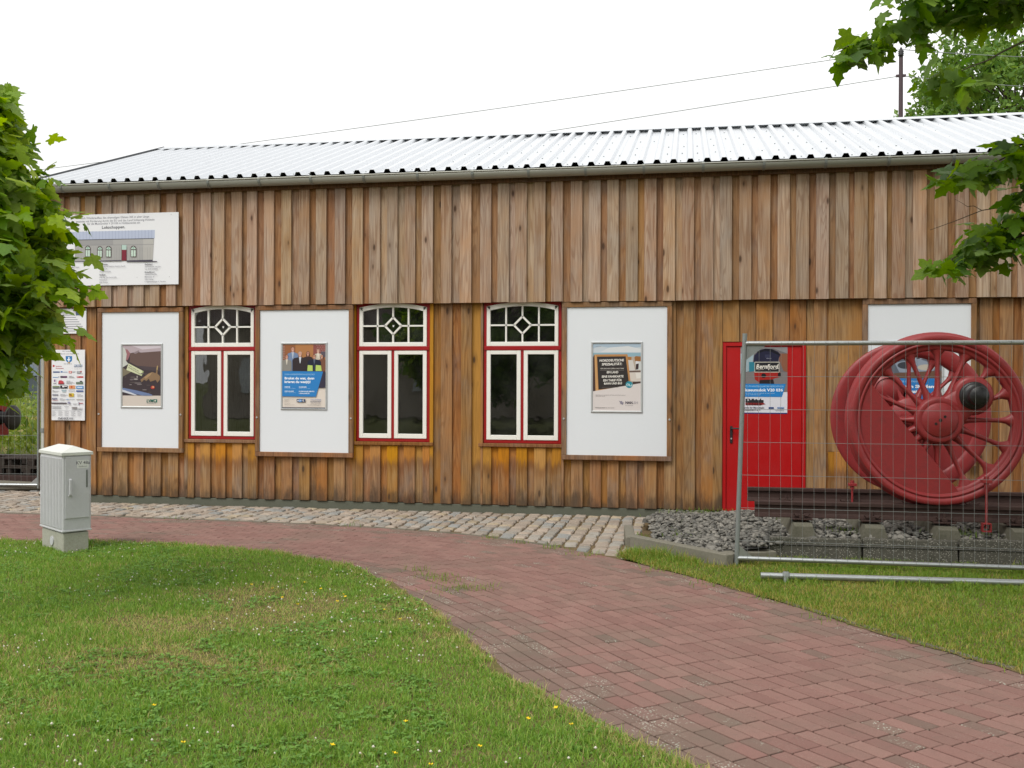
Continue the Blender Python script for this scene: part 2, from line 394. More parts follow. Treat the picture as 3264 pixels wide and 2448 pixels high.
CLOVER = leafm('clover_leaf', srgb(88, 130, 50), srgb(126, 164, 72), None, .3, .5)
BARK = paint('bark', srgb(88, 78, 66), .9, .5, srgb(52, 46, 38), 12, .2, .8)
TWIG = paint('twig_bark', srgb(70, 58, 46), .85, .3, srgb(44, 38, 30), 20, .2, .4)
def glassm():
    t = NT('window_glass'); fr = t.n('Fresnel'); fr.inputs['IOR'].default_value = 1.5
    n = t.noise(t.pos(), 3.0, 2, .5); bm = t.bump(n, .06, .02); t.l(bm, fr.inputs['Normal'])
    tr = t.n('BsdfTransparent'); t.setin(tr.inputs[0], (.8, .82, .8)); g = t.n('BsdfGlossy'); g.inputs['Roughness'].default_value = .015; t.l(bm, g.inputs['Normal'])
    f = t.math('MULTIPLY', fr.outputs[0], 3.0, True); ms = t.n('MixShader'); t.l(f, ms.inputs[0]); t.l(tr.outputs[0], ms.inputs[1]); t.l(g.outputs[0], ms.inputs[2])
    df = t.n('BsdfDiffuse'); t.setin(df.inputs[0], (.55, .55, .52)); m2 = t.n('MixShader'); t.setin(m2.inputs[0], t.ramp(t.noise(t.pos(), 2.3, 4, .6), .35, .75, .004, .028)); t.l(ms.outputs[0], m2.inputs[1]); t.l(df.outputs[0], m2.inputs[2])
    return t.done(m2.outputs[0])
GLASS = glassm()

# ------------------------------------------------------------------ lettering and flat print
_tc = {}
def text_geo(body, size=1.0, bold=0.0, shear=0.0, align='CENTER', space=1.0):
    k = (body, bold, shear, align, space)
    if k not in _tc:
        cu = bpy.data.curves.new('t', 'FONT'); cu.body = body; cu.size = 1; cu.offset = bold; cu.shear = shear; cu.align_x = align
        cu.space_character = space; cu.resolution_u = 2
        ob = bpy.data.objects.new('t', cu); col.objects.link(ob)
        me = bpy.data.meshes.new_from_object(ob.evaluated_get(bpy.context.evaluated_depsgraph_get()))
        _tc[k] = ([(v.co.x, v.co.y) for v in me.vertices], [tuple(p.vertices) for p in me.polygons])
        bpy.data.objects.remove(ob); bpy.data.curves.remove(cu); bpy.data.meshes.remove(me)
    V, F = _tc[k]
    return [(x * size, y * size) for x, y in V], F

class Art:
    """flat artwork on a sheet facing -Y; mapping mp(a, b) -> (x, z) on the sheet, layers .35 mm apart"""
    def __init__(self, mp, y, sx):
        self.mp = mp; self.y = y; self.sx = sx; self.mats = []; self.pr = MB(); self.tx = MB(); self.k = 0
    def mi(self, c):
        m = flat(c)
        if m not in self.mats: self.mats.append(m)
        return self.mats.index(m)
    def lay(self): self.k += 1; return self.y - .00012 * self.k
    def poly(self, pts, c):
        y = self.lay(); P = [self.mp(*p) for p in pts]
        a = sum(P[i][0] * P[(i + 1) % len(P)][1] - P[(i + 1) % len(P)][0] * P[i][1] for i in range(len(P)))
        if a < 0: P = P[::-1]
        self.pr.add([(x, y, z) for x, z in P], [tuple(range(len(P)))], self.mi(c)); return self
    def rect(self, a0, b0, a1, b1, c): return self.poly([(a0, b0), (a1, b0), (a1, b1), (a0, b1)], c)
    def ell(self, a, b, ra, rb, c, n=14): return self.poly([(a + ra * math.cos(2 * math.pi * i / n), b + rb * math.sin(2 * math.pi * i / n)) for i in range(n)], c)
    def text(self, s, a, b, h, c, bold=.0, shear=0.0, align='LEFT', rot=0.0, width=None, space=1.0):
        """baseline anchor (a,b), cap height h in layout units, optional total width in layout units"""
        V, F = text_geo(s, 1.0, bold, shear, align, space); y = self.lay() - .0002
        sc = h / .70; x0, z0 = self.mp(a, b); k = self.sx * sc; kx = k
        if width:
            xs = [v[0] for v in V]; kx = self.sx * width / max(1e-6, max(xs) - min(xs))
        cs, sn = math.cos(rot), math.sin(rot)
        self.tx.add([(x0 + vx * kx * cs - vy * k * sn, y, z0 + vx * kx * sn + vy * k * cs) for vx, vy in V], F, self.mi(c)); return self
    def build(self, parent, name='print'):
        o = tag(self.pr.build(name, self.mats, parent), kind='stuff')
        if self.tx.v: tag(self.tx.build('lettering', self.mats, o), kind='stuff')
        return o

# ================================================================== GROUND
g = MB(); NG = 24; rad = [0, 8, 20, 60, 160, 420]
V = [(0, -5, -.14)]; F = []
for r_ in rad[1:]:
    for k in range(NG): V.append((r_ * math.cos(2 * math.pi * k / NG), -5 + r_ * math.sin(2 * math.pi * k / NG), -.14))
for k in range(NG): F.append((0, 1 + k, 1 + (k + 1) % NG))
for i in range(len(rad) - 2):
    for k in range(NG):
        a = 1 + i * NG; b = a + NG; F.append((a + k, b + k, b + (k + 1) % NG, a + (k + 1) % NG))
g.add(V, F); tag(g.build('ground', EARTH), kind='structure')

# ---- path curve (outer edge), runs along the shed then swings towards the viewer
OUT = np.array([(-16, -1.35), (-12, -1.42), (-9, -1.50), (-7.37, -1.53), (-6.5, -1.57), (-5.36, -1.64), (-4.2, -1.73), (-3.3, -1.88), (-2.4, -2.16), (-1.67, -2.57), (-1.0, -3.08),
                (-.42, -3.68), (.02, -4.18), (.40, -4.66), (.77, -5.16), (1.14, -5.72), (1.5, -6.22), (1.92, -6.74), (2.6, -7.5), (3.6, -8.55), (5.4, -10.4)])
def resample(P, step):
    for _ in range(4):
        Q = np.empty((2 * len(P) - 2 + 2, 2)); Q[0] = P[0]; Q[-1] = P[-1]
        Q[1:-1:2] = .75 * P[:-1] + .25 * P[1:]; Q[2:-1:2] = (.25 * P[:-1] + .75 * P[1:])[:len(Q[2:-1:2])]
        P = Q
    s = np.r_[0, np.cumsum(np.hypot(*np.diff(P, axis=0).T))]; n = int(s[-1] / step)
    t = np.linspace(0, s[-1], n); return np.c_[np.interp(t, s, P[:, 0]), np.interp(t, s, P[:, 1])]
OC = resample(OUT, .05)
TG = np.gradient(OC, axis=0); TG /= np.hypot(*TG.T)[:, None]
for _ in range(30): TG[1:-1] = (TG[:-2] + TG[1:-1] * 2 + TG[2:]) / 4
TG /= np.hypot(*TG.T)[:, None]; NR = np.c_[TG[:, 1], -TG[:, 0]]
def course(d): return OC + NR * d
NCOURSE = 29
# sand bed of the path
ds = np.linspace(-.30, NCOURSE * .1, 14); S = OC[::4]; n1 = len(S)
V = []; F = []
for d in ds:
    P = (OC + NR * d)[::4]
    for p in P: V.append((p[0], p[1], gz(p[1]) - .026))
for i in range(len(ds) - 1):
    for j in range(n1 - 1): F.append((i * n1 + j, (i + 1) * n1 + j, (i + 1) * n1 + j + 1, i * n1 + j + 1))
pathb = MB(); pathb.add(V, F); path = tag(pathb.build('path', JOINT), kind='structure')

LAWN_L = [(-16, -3.3), (-9, -3.45), (-7.1, -3.55), (-6.55, -3.62), (-6.05, -3.5), (-5.0, -3.53), (-3.9, -3.79), (-2.95, -4.34), (-2.29, -5.13), (-1.68, -6.06), (-1.15, -7.03), (-.72, -7.70), (-.40, -8.08), (-.12, -8.37), (.12, -8.60), (.8, -9.4), (1.8, -10.6), (1.8, -12.8), (-16, -12.8)]
LAWN_R = [(-.62, -3.42), (-.53, -2.95), (.33, -3.74), (.52, -3.32), (.80, -3.2), (6.5, -3.2), (6.5, -10.8), (3.60, -8.53), (2.60, -7.49), (1.92, -6.74), (1.49, -6.22), (1.13, -5.72), (.76, -5.17), (.39, -4.67), (.01, -4.19), (-.38, -3.73)]
mb_t = MB().cbox(-.0957, .0957, -.0452, .0452, -.06, 0, .003)
me_paver = mb_t.build('paver', PAVER); me_p1 = me_paver.data; bpy.data.objects.remove(me_paver)
me_p2 = me_p1.copy(); me_p2.materials.clear(); me_p2.materials.append(PAVER_G)
pav = []
for i in range(NCOURSE):
    C = course(.05 + i * .1); s = np.r_[0, np.cumsum(np.hypot(*np.diff(C, axis=0).T))]
    q = .1 * (i % 2) + random.uniform(-.012, .012)
    while q < s[-1] - .2:
        x = np.interp(q, s, C[:, 0]); y = np.interp(q, s, C[:, 1]); x2 = np.interp(q + .02, s, C[:, 0]); y2 = np.interp(q + .02, s, C[:, 1])
        if -11.5 < x < 3.6 and y > -10.4: pav.append((x, y, math.atan2(y2 - y, x2 - x), i))
        q += .2
P = np.array([(p[0], p[1]) for p in pav]); ins = inpoly(P, LAWN_L); ins_s = ins & inpoly(P + np.array((-.22, -.12)), LAWN_L) & inpoly(P + np.array((.10, .16)), LAWN_L)
pav = [p for p, k in zip(pav, ins_s) if not k]
camxy = np.array((0, -12.9))
def seen(x, y, m=.4):
    vx, vy = x, y + 12.9; z = -math.sin(YAW) * vx + math.cos(YAW) * vy; h = math.cos(YAW) * vx + math.sin(YAW) * vy
    return abs(h) < z * .5145 + m and z > 3.9
order = sorted(range(len(pav)), key=lambda k: (not seen(pav[k][0], pav[k][1], 0), math.hypot(pav[k][0], pav[k][1] + 12.9)))
rest = MB(); tmpl = mb_t
rp = random.Random(3)
for n_, k in enumerate(order):
    x, y, a, i = pav[k]
    edge = (i > 18 and rp.random() < (i - 17) / 7.0) or (i < 4 and rp.random() < .55) or rp.random() < .05
    dz = gz(y) + rp.uniform(-.0018, .0018); ta, tb = rp.uniform(-.007, .007), rp.uniform(-.007, .007); aa = a + rp.uniform(-.012, .012)
    if n_ < 298:
        share('paver', me_p2 if edge else me_p1, path, (x, y, dz), (1, 1, 1), (ta, tb, aa))
    elif seen(x, y, 2.6):
        Mx = Matrix.Translation((x, y, dz)) @ Matrix.Rotation(aa, 4, 'Z') @ Matrix.Rotation(ta, 4, 'X')
        rest.add([tuple(Mx @ Vector(v)) for v in tmpl.v], tmpl.f, 1 if edge else 0, rp.uniform(.01, .99))
tag(rest.build('paver_field', [PAVER, PAVER_G], path), kind='stuff')

# ---- concrete edging along the outer side of the path
kerb = tag(empty('kerb'), kind='structure')
KERBC = paint('edging_concrete', srgb(112, 106, 94), .9, .6, srgb(74, 72, 54), 9, .2, .5)
def edging(s0, s1, h=.02, w_=.05):
    a = np.searchsorted(np.cumsum(np.r_[0, np.hypot(*np.diff(OC, axis=0).T)]), (s0, s1)); seg = OC[a[0]:a[1]]; nn = NR[a[0]:a[1]]
    m = MB(); A = seg - nn * .004; B = seg - nn * (.004 + w_); V = []; k = len(seg)
    for p, q in zip(A, B):
        z = gz(p[1]); V += [(p[0], p[1], z - .1), (p[0], p[1], z + h - .006), (p[0] * .88 + q[0] * .12, p[1] * .88 + q[1] * .12, z + h), (p[0] * .12 + q[0] * .88, p[1] * .12 + q[1] * .88, z + h), (q[0], q[1], z + h - .006), (q[0], q[1], z - .1)]
    F = [(i * 6 + j, (i + 1) * 6 + j, (i + 1) * 6 + j + 1, i * 6 + j + 1) for i in range(k - 1) for j in range(5)]
    F += [(0, 1, 2, 3, 4, 5), tuple((k - 1) * 6 + j for j in range(5, -1, -1))]
    m.add(V, F); return m.build('kerb_stone', KERBC, kerb)
SL = np.cumsum(np.hypot(*np.diff(OC, axis=0).T)); s = 5.0
while s < SL[-1] - 1.2:
    xm = np.interp(s + .5, SL, OC[1:, 0])
    if xm < -.9 or xm > .9: edging(s, s + 1.0, .006 if xm < 0 else .012, .04)
    s += 1.0

# ---- cobbled strip between path and shed
cob = MB(); V = []; F = []; xs = np.arange(-14, -.2, .25); ys = np.linspace(.02, -3.7, 14)
def outer_y(x): return float(np.interp(x, OC[:, 0], OC[:, 1]))
keep = {}
for i, x in enumerate(xs):
    for j in range(14):
        y = 1.6 + (outer_y(x) + .05 - 1.6) * j / 13 if x < -9.2 else .02 + (outer_y(x) + .05 - .02) * j / 13
        V.append((x, y, gz(y) - .022))
for i in range(len(xs) - 1):
    for j in range(13): F.append((i * 14 + j, i * 14 + j + 1, (i + 1) * 14 + j + 1, (i + 1) * 14 + j))
cob.add(V, F); cobs = tag(cob.build('cobble_strip', SANDJ), kind='structure')
stones = []
for k in range(9):
    r_ = random.Random(50 + k); n = 9; base = []
    for i in range(n):
        a = 2 * math.pi * i / n + r_.uniform(-.12, .12); sx = abs(math.cos(a)) ** .22 * math.copysign(1, math.cos(a)); sy = abs(math.sin(a)) ** .22 * math.copysign(1, math.sin(a))
        q = r_.uniform(.9, 1.04); base.append((sx * .5 * q, sy * .5 * q))
    V = [(x, y, -.6) for x, y in base] + [(x * .985, y * .985, -.12) for x, y in base] + [(x * .86, y * .86, -.01 + r_.uniform(-.04, .03)) for x, y in base] + [(r_.uniform(-.1, .1), r_.uniform(-.1, .1), .03)]
    F = [(l * n + i, l * n + (i + 1) % n, (l + 1) * n + (i + 1) % n, (l + 1) * n + i) for l in (0, 1) for i in range(n)] + [(2 * n + i, 2 * n + (i + 1) % n, 3 * n) for i in range(n)]
    m = MB(); m.add(V, F); o = m.build('cobblestone', COBBLE); stones.append((o.data, V, F)); bpy.data.objects.remove(o)
cl = []; rc = random.Random(11); x = -12.5
while x < -.50:
    wx = rc.uniform(.13, .185); y = -.06 if x > -9.15 else 1.5; y += rc.uniform(-.08, 0)
    lim = outer_y(x + wx / 2) + .055
    while True:
        ly = rc.uniform(.13, .22); yc = y - ly / 2
        if yc - ly / 2 < lim: break
        if not (x > -.66 and yc > -1.0 and False): cl.append((x + wx / 2 + rc.uniform(-.012, .012), yc, wx - .016, ly - .016, rc.uniform(-.09, .09)))
        y -= ly
    x += wx
cl = [c for c in cl if c[0] < -.52 or c[1] > -1.75 and c[0] < -.1]
cl.sort(key=lambda c: (not seen(c[0], c[1], 0), math.hypot(c[0], c[1] + 12.9)))
rest = MB()
for n_, (x, y, wx, ly, a) in enumerate(cl):
    me_, V, F = stones[rc.randrange(9)]; dz = gz(y) + rc.uniform(-.006, .008); tilt = (rc.uniform(-.05, .05), rc.uniform(-.05, .05))
    if n_ < 298: share('cobblestone', me_, cobs, (x, y, dz), (wx, ly, .13), (*tilt, a))
    else:
        Mx = Matrix.Translation((x, y, dz)) @ Matrix.Rotation(a, 4, 'Z') @ Matrix.Diagonal((wx, ly, .13, 1)); rest.add([tuple(Mx @ Vector(v)) for v in V], F, 0, rc.uniform(.01, .99))
tag(rest.build('cobble_field', COBBLE, cobs), kind='stuff')

# ---- lawns: soil sheets with grass standing on them
def sheet(name, poly, z0):
    P_ = []; n = len(poly)
    for i in range(n):
        p_, q_ = np.array(poly[i]), np.array(poly[(i + 1) % n]); k = max(1, int(np.hypot(*(q_ - p_)) / .07))
        for j in range(k): P_.append(p_ + (q_ - p_) * j / k)
    P_ = np.array(P_); P_ = P_ + np.c_[vnoise(P_, 6, 1) - .5, vnoise(P_, 6, 7) - .5] * .07 + np.c_[vnoise(P_, 20, 1) - .5, vnoise(P_, 20, 7) - .5] * .06
    m_ = MB(); m_.add([(x, y, z0) for x, y in P_], [tuple(range(len(P_)))]); return m_.build(name, SOIL)
tag(sheet('lawn', LAWN_L, .006), kind='structure')
tag(sheet('lawn', LAWN_R, .005), kind='structure')

def seen_np(P, m):
    vx, vy = P[:, 0], P[:, 1] + 12.9; z = -math.sin(YAW) * vx + math.cos(YAW) * vy; h = math.cos(YAW) * vx + math.sin(YAW) * vy
    return (np.abs(h) < z * .5145 + m) & (z > 2.6)
def blades(P, length, width, lean, z0=.004, dry=None):
    n = len(P); a = rng.uniform(0, 2 * np.pi, n); b = rng.uniform(0, 2 * np.pi, n); ln = length * rng.uniform(.55, 1.35, n); le = np.abs(rng.normal(0, lean, n)).clip(0, 1.35)
    wv = np.c_[np.cos(a), np.sin(a), np.zeros(n)] * (width * rng.uniform(.7, 1.3, n))[:, None] / 2
    dv = np.c_[np.cos(b) * np.sin(le), np.sin(b) * np.sin(le), np.cos(le)]; l2 = (le + rng.uniform(.2, .7, n)).clip(0, 1.5)
    dv2 = np.c_[np.cos(b) * np.sin(l2), np.sin(b) * np.sin(l2), np.cos(l2)]
    o = np.c_[P, np.full(n, z0)]; m = o + dv * (ln * .55)[:, None]; t = m + dv2 * (ln * .45)[:, None]
    V = np.stack([o - wv, o + wv, m + wv * .8, m - wv * .8, t], 1).reshape(-1, 3); i = np.arange(n)[:, None] * 5
    T = np.stack([i + [0, 1, 2], i + [0, 2, 3], i + [3, 2, 4]], 1).reshape(-1, 3)
    rn_ = rng.uniform(0, .9, n)
    if dry is not None: rn_ = np.where(rng.uniform(0, 1, n) < dry, .97, rn_)
    return V, T, np.repeat(rn_, 3)
def merge(L_):
    V = []; T = []; A = []; b = 0
    for v, t, a in L_: V.append(v); T.append(t + b); A.append(a); b += len(v)
    return np.concatenate(V), np.concatenate(T), np.concatenate(A)
def scatter(poly, n, marg=.5, box=None):
    xs_, ys_ = zip(*poly); lo = (max(min(xs_), -9.5), min(ys_)) if not box else box[0]; hi = (max(xs_), max(ys_)) if not box else box[1]
    P_ = np.c_[rng.uniform(lo[0], hi[0], n), rng.uniform(lo[1], hi[1], n)]
    P_ = P_[seen_np(P_, marg)]
    return P_[inpoly(P_, poly)]
def edge_dist(P_, poly):
    d = np.full(len(P_), 9.0)
    for i in range(len(poly)):
        a = np.array(poly[i]); b = np.array(poly[(i + 1) % len(poly)]); ab = b - a; t = ((P_ - a) @ ab / (ab @ ab)).clip(0, 1)
        d = np.minimum(d, np.hypot(*(P_ - a - t[:, None] * ab).T))
    return d
PL = scatter(LAWN_L, 2000000, 2.4); PL = PL[seen_np(PL, .5) | (rng.uniform(0, 1, len(PL)) < .42)]; dcam = np.hypot(PL[:, 0], PL[:, 1] + 12.9)
PL = PL[rng.uniform(0, 1, len(PL)) < (5.4 / dcam).clip(0, 1) * (.45 + .55 * vnoise(PL, 7, 3))]
if len(PL) > 430000: PL = PL[:430000]
ed = edge_dist(PL, LAWN_L)
wear = vnoise(PL, .75, 12) * .5 + vnoise(PL, 2.1, 13) * .3 + vnoise(PL, 6, 14) * .2          # trodden, dried-out places
wear = wear + .32 * np.exp(-(((PL[:, 0] + 3.05) / .5) ** 2 + ((PL[:, 1] + 7.35) / .22) ** 2)) + .10 * np.exp(-(((PL[:, 0] + 3.3) / .6) ** 2 + ((PL[:, 1] + 5.6) / .3) ** 2))
gone = (rng.uniform(0, 1, len(PL)) < ((wear - .64) * 3).clip(0, .4)) | ((vnoise(PL, 2.3, 9) * .6 + vnoise(PL, 9, 5) * .4) < (.43 - ed * 2.2))
PL = PL[~gone]; ed = ed[~gone]; wear = wear[~gone]; dcam = np.hypot(PL[:, 0], PL[:, 1] + 12.9)
hl = (.021 + .016 * vnoise(PL, 1.1, 6) + .022 * vnoise(PL, 5, 8) ** 2) * (1 - .35 * ((wear - .5) * 3).clip(0, 1))
dryp = (.04 + ((wear - .52) * 1.9).clip(0, .6) + .45 * np.exp(-ed / .10)).clip(0, .85)
parts_ = [blades(PL, hl, .0044 + .0007 * dcam / 5, .85, dry=dryp)]
kf = rng.uniform(0, 1, len(PL)) < .012 * (vnoise(PL, 1.5, 41) > .5); TF = np.repeat(PL[kf], 9, 0) + rng.normal(0, .018, (kf.sum() * 9, 2))       # coarser tufts
parts_.append(blades(TF, np.full(len(TF), .055), .006, .75, dry=np.full(len(TF), .05)))
EB = PL[(ed < .10) & (rng.uniform(0, 1, len(PL)) < .30)]
parts_.append(blades(EB + rng.normal(0, .03, EB.shape), np.full(len(EB), .06), .0045, 1.0, dry=np.full(len(EB), .6)))
V, T, A = merge(parts_)
tag(np_mesh('lawn_grass', V, T, GRASS, rnd=A), 'short mown grass of the large lawn left of the brick path', 'grass', kind='stuff')
PR_ = scatter(LAWN_R, 620000, 2.4); PR_ = PR_[seen_np(PR_, .5) | (rng.uniform(0, 1, len(PR_)) < .5)]; ed = edge_dist(PR_, LAWN_R)
PR_ = PR_[rng.uniform(0, 1, len(PR_)) < .45 + .35 * vnoise(PR_, 5, 3)]
if len(PR_) > 140000: PR_ = PR_[:140000]
tall = np.clip(1 - np.abs(PR_[:, 1] + 3.45) / .25, 0, 1) + .6 * np.clip(1 - np.abs(PR_[:, 1] + 4.36) / .12, 0, 1) * (PR_[:, 0] > .5) + .5 * np.clip(1 - np.abs(PR_[:, 1] + 3.8) / .12, 0, 1) * (PR_[:, 0] > .5) + np.clip(1 - np.hypot(PR_[:, 0] + .2, (PR_[:, 1] + 3.35)) / .6, 0, 1)
hr = (.024 + .022 * vnoise(PR_, 1.4, 6)) * (1 + 1.7 * tall * (vnoise(PR_, 7, 2) > .45))
edr = edge_dist(PR_, LAWN_R); dr = (.06 + (vnoise(PR_, 1.2, 51) * .6 + vnoise(PR_, 4, 52) * .4 - .42).clip(0, .5) * 1.2 + .5 * np.exp(-edr / .1)).clip(0, .85) * .8
ER_ = PR_[(edr < .09) & (rng.uniform(0, 1, len(PR_)) < .5)]; ER_ = ER_ + rng.normal(0, .035, ER_.shape)
V, T, A = merge([blades(PR_, hr, .0052, .7, dry=dr), blades(ER_, np.full(len(ER_), .06), .005, .95, dry=np.full(len(ER_), .45))])
tag(np_mesh('lawn_grass', V, T, GRASS_R, rnd=A), 'longer grass of the small shaded lawn beside the wire fence', 'grass', kind='stuff')
# grass in the paving joints and at the foot of kerbs
jp = []
for (x, y, n_, sp) in ((-2.12, -4.62, 70, .10), (-1.98, -4.80, 60, .08), (-1.72, -5.05, 70, .10), (-1.9, -5.2, 40, .1), (-2.33, -4.4, 30, .06), (-1.30, -2.92, 40, .07), (-.95, -3.32, 50, .08), (-2.05, -2.40, 30, .06), (-1.7, -2.68, 25, .05), (-.2, -4.0, 60, .12), (.25, -4.55, 50, .1), (.62, -5.0, 40, .1), (1.0, -5.6, 40, .1),
                     (.45, -.25, 60, .15), (.2, -.3, 50, .15), (-.1, -.35, 60, .2), (-.45, -2.4, 60, .06), (-.5, -1.9, 40, .05), (-6.2, -1.6, 20, .1), (-3.9, -1.8, 25, .1), (-.05, -2.3, 90, .22), (.4, -2.4, 90, .25), (.3, -1.4, 60, .25), (1.5, -2.9, 50, .15), (2.5, -2.95, 90, .12), (3.0, -2.9, 70, .2)):
    jp.append(np.c_[rng.normal(x, sp, n_), rng.normal(y, sp * .7, n_)])
jp = np.concatenate(jp); zz = np.array([.25 if (p[0] > .9 and p[1] > -3.2) else (.06 if p[0] > -.35 and p[1] > -3.1 else gz(p[1])) for p in jp])
V, T, A = blades(jp, np.full(len(jp), .06), .005, .55); V[:, 2] += np.repeat(zz, 5) - .01
tag(np_mesh('joint_weeds', V, T, GRASS_R, rnd=A), 'tufts of weeds growing in paving joints and gravel', 'weeds', kind='stuff')
# clover leaves in patches
PC = scatter(LAWN_L, 300000, .3); PC = PC[(vnoise(PC, 1.6, 21) > .5) & (vnoise(PC, 6, 23) > .42)][:8000]
n = len(PC); i = np.arange(n); V = []; T = []
ph = rng.uniform(0, 6.28, n); zc = rng.uniform(.012, .034, n); rr = rng.uniform(.006, .0105, n)
for k in range(3):
    a = ph + k * 2.094; c = np.c_[PC[:, 0] + np.cos(a) * rr * 1.0, PC[:, 1] + np.sin(a) * rr * 1.0, zc + rng.normal(0, .002, n)]
    e1 = np.c_[np.cos(a), np.sin(a), rng.normal(-.1, .3, n)] * rr[:, None]; e2 = np.c_[-np.sin(a), np.cos(a), rng.normal(0, .3, n)] * rr[:, None] * .85
    V.append(np.stack([c - e1, c - e1 * .1 + e2, c + e1 * .8 + e2 * .6, c + e1 * .8 - e2 * .6, c - e1 * .1 - e2], 1))
V = np.stack(V, 1).reshape(-1, 3); b = np.arange(n * 3)[:, None] * 5; T = np.stack([b + [0, 1, 2], b + [0, 2, 3], b + [0, 3, 4]], 1).reshape(-1, 3)
tag(np_mesh('clover_leaves', V, T, CLOVER, rnd=np.repeat(rng.uniform(0, 1, n), 9)), 'patches of clover leaves among the lawn grass', 'clover', kind='stuff')
# white clover heads
PF = scatter(LAWN_L, 60000, .3); PF = PF[(vnoise(PF, .8, 31) > .45)][:520]
dirs = np.array([(0, 0, 1), (.9, 0, .1), (-.9, 0, .1), (0, .9, .1), (0, -.9, .1), (0, 0, -.7)]); ft = np.array([(0, 1, 3), (0, 3, 2), (0, 2, 4), (0, 4, 1), (5, 3, 1), (5, 2, 3), (5, 4, 2), (5, 1, 4)])
sz = rng.uniform(.005, .010, len(PF)); V = (np.c_[PF, rng.uniform(.03, .05, len(PF))][:, None, :] + dirs[None] * sz[:, None, None]).reshape(-1, 3); T = (np.arange(len(PF))[:, None, None] * 6 + ft[None]).reshape(-1, 3)
tag(np_mesh('clover_flowers', V, T, flat('d6d0c0', .8)), 'scattered white clover flower heads in the lawn', 'flowers', kind='stuff')
# buttercups one by one
m = MB(); m.tube([(0, 0, 0), (.002, 0, .03), (.003, .001, .058)], .0012, 5, 1)
for k in range(5):
    a = k * 1.2566; c, s_ = math.cos(a), math.sin(a); m.add([(.003, .001, .058), (.003 + .010 * c - .006 * s_, .001 + .010 * s_ + .006 * c, .064), (.003 + .015 * c, .001 + .015 * s_, .069), (.003 + .010 * c + .006 * s_, .001 + .010 * s_ - .006 * c, .064)], [(0, 1, 2, 3)], 0)
bc0 = m.build('buttercup', [flat('f0cc14', .4), CLOVER]); bme = bc0.data; bpy.data.objects.remove(bc0)
for k, (x, y) in enumerate(((-2.78, -5.55), (-2.55, -5.72), (-2.5, -5.78), (-2.52, -5.95), (-3.4, -5.5), (-3.15, -5.6), (-2.95, -5.9), (-3.0, -5.35), (-2.1, -6.15), (-.62, -8.0), (-.75, -8.2), (-.52, -8.25), (-1.3, -8.35), (-.9, -8.6), (-1.55, -8.7), (-1.25, -8.75), (-2.6, -8.35), (-2.2, -8.8), (-1.9, -6.4), (-2.75, -6.1), (-1.05, -8.85))):
    o = bpy.data.objects.new('buttercup', bme); col.objects.link(o); o.location = (x, y, .008); o.rotation_euler = (rng.uniform(-.25, .25), rng.uniform(-.25, .25), rng.uniform(0, 6)); o.scale = (.85,) * 3
    tag(o, 'small yellow buttercup flower standing in the lawn', 'flower', 'buttercups in the lawn')

# ================================================================== THE SHED
XL, XR = -9.04, 6.2
shed = empty('locomotive_shed', (0, 0, 0), 'long timber engine shed clad in brown vertical boards under a ribbed metal roof', 'shed')
EAVE = (-.26, 4.425); RIDGE = (3.5, 5.775)
WINS = [(-6.84, -5.83), (-4.395, -3.375), (-2.64, -1.605), (1.75, 2.75)]   # the fourth sits behind the end display board
WZ0, WZ1 = .862, 2.755
DOOR = (.455, 1.475, 2.15)
# inner shell so that rooms behind the glass are dark
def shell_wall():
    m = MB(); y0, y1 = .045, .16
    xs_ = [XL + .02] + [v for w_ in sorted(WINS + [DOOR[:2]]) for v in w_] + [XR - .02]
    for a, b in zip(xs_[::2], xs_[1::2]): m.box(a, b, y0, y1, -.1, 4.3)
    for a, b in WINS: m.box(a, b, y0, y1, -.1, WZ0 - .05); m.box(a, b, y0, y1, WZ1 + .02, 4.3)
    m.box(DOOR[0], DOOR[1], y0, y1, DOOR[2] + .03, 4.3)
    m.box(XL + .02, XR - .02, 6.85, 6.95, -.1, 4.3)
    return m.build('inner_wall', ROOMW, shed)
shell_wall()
MB().box(XL + .12, XR - .12, .16, 6.85, -.06, -.01).build('floor_slab', PLINTH, shed)
# plinth
MB().cbox(XL + .04, DOOR[0] - .01, .002, .044, -.2, .04, .004).build('plinth', PLINTH, shed)
MB().cbox(DOOR[1] + .01, XR - .04, .002, .044, -.2, .04, .004).build('plinth', PLINTH, shed)
# gable ends
def gable(x0, x1, mat_):
    m = MB(); m.prism([(.0, -.1), (7.0, -.1), (7.0, 4.38), (3.5, 5.66), (.0, 4.38)], x0, x1, 'x'); return m.build('gable_wall', mat_, shed)
gable(XL, XL + .03, W_UP); gable(XR - .03, XR, W_UP)
MB().box(XL + .03, XR - .03, 6.95, 6.98, -.1, 4.3).build('rear_wall', W_UP, shed)

UP = [-8.945, -8.70, -8.455, -8.213, -7.962, -7.717, -7.471, -7.228, -6.983, -6.729, -6.466, -6.267, -6.007, -5.789, -5.542, -5.293, -5.033, -4.791, -4.527, -4.28, -4.037, -3.797, -3.553, -3.31, -3.059, -2.791, -2.524, -2.288, -2.053, -1.807, -1.579, -1.326, -1.092, -.859, -.617, -.38, -.145, .091, .332, .56, .798, 1.028, 1.263, 1.495, 1.732, 1.966, 2.189, 2.413, 2.631, 2.874]
while UP[-1] < XR - .25: UP.append(UP[-1] + random.uniform(.232, .248))
LO = [-8.985, -8.735, -8.489, -8.242, -7.996, -7.756, -7.512, -7.251, -6.989, -6.748, -6.507, -6.279, -6.038, -5.809, -5.561, -5.308, -5.054, -4.804, -4.552, -4.295, -4.052, -3.811, -3.571, -3.322, -3.065, -2.8, -2.53, -2.292, -2.051, -1.805, -1.568, -1.32, -1.084, -.855, -.615, -.37, -.133, .113, .337]
x = .455
LO2 = []
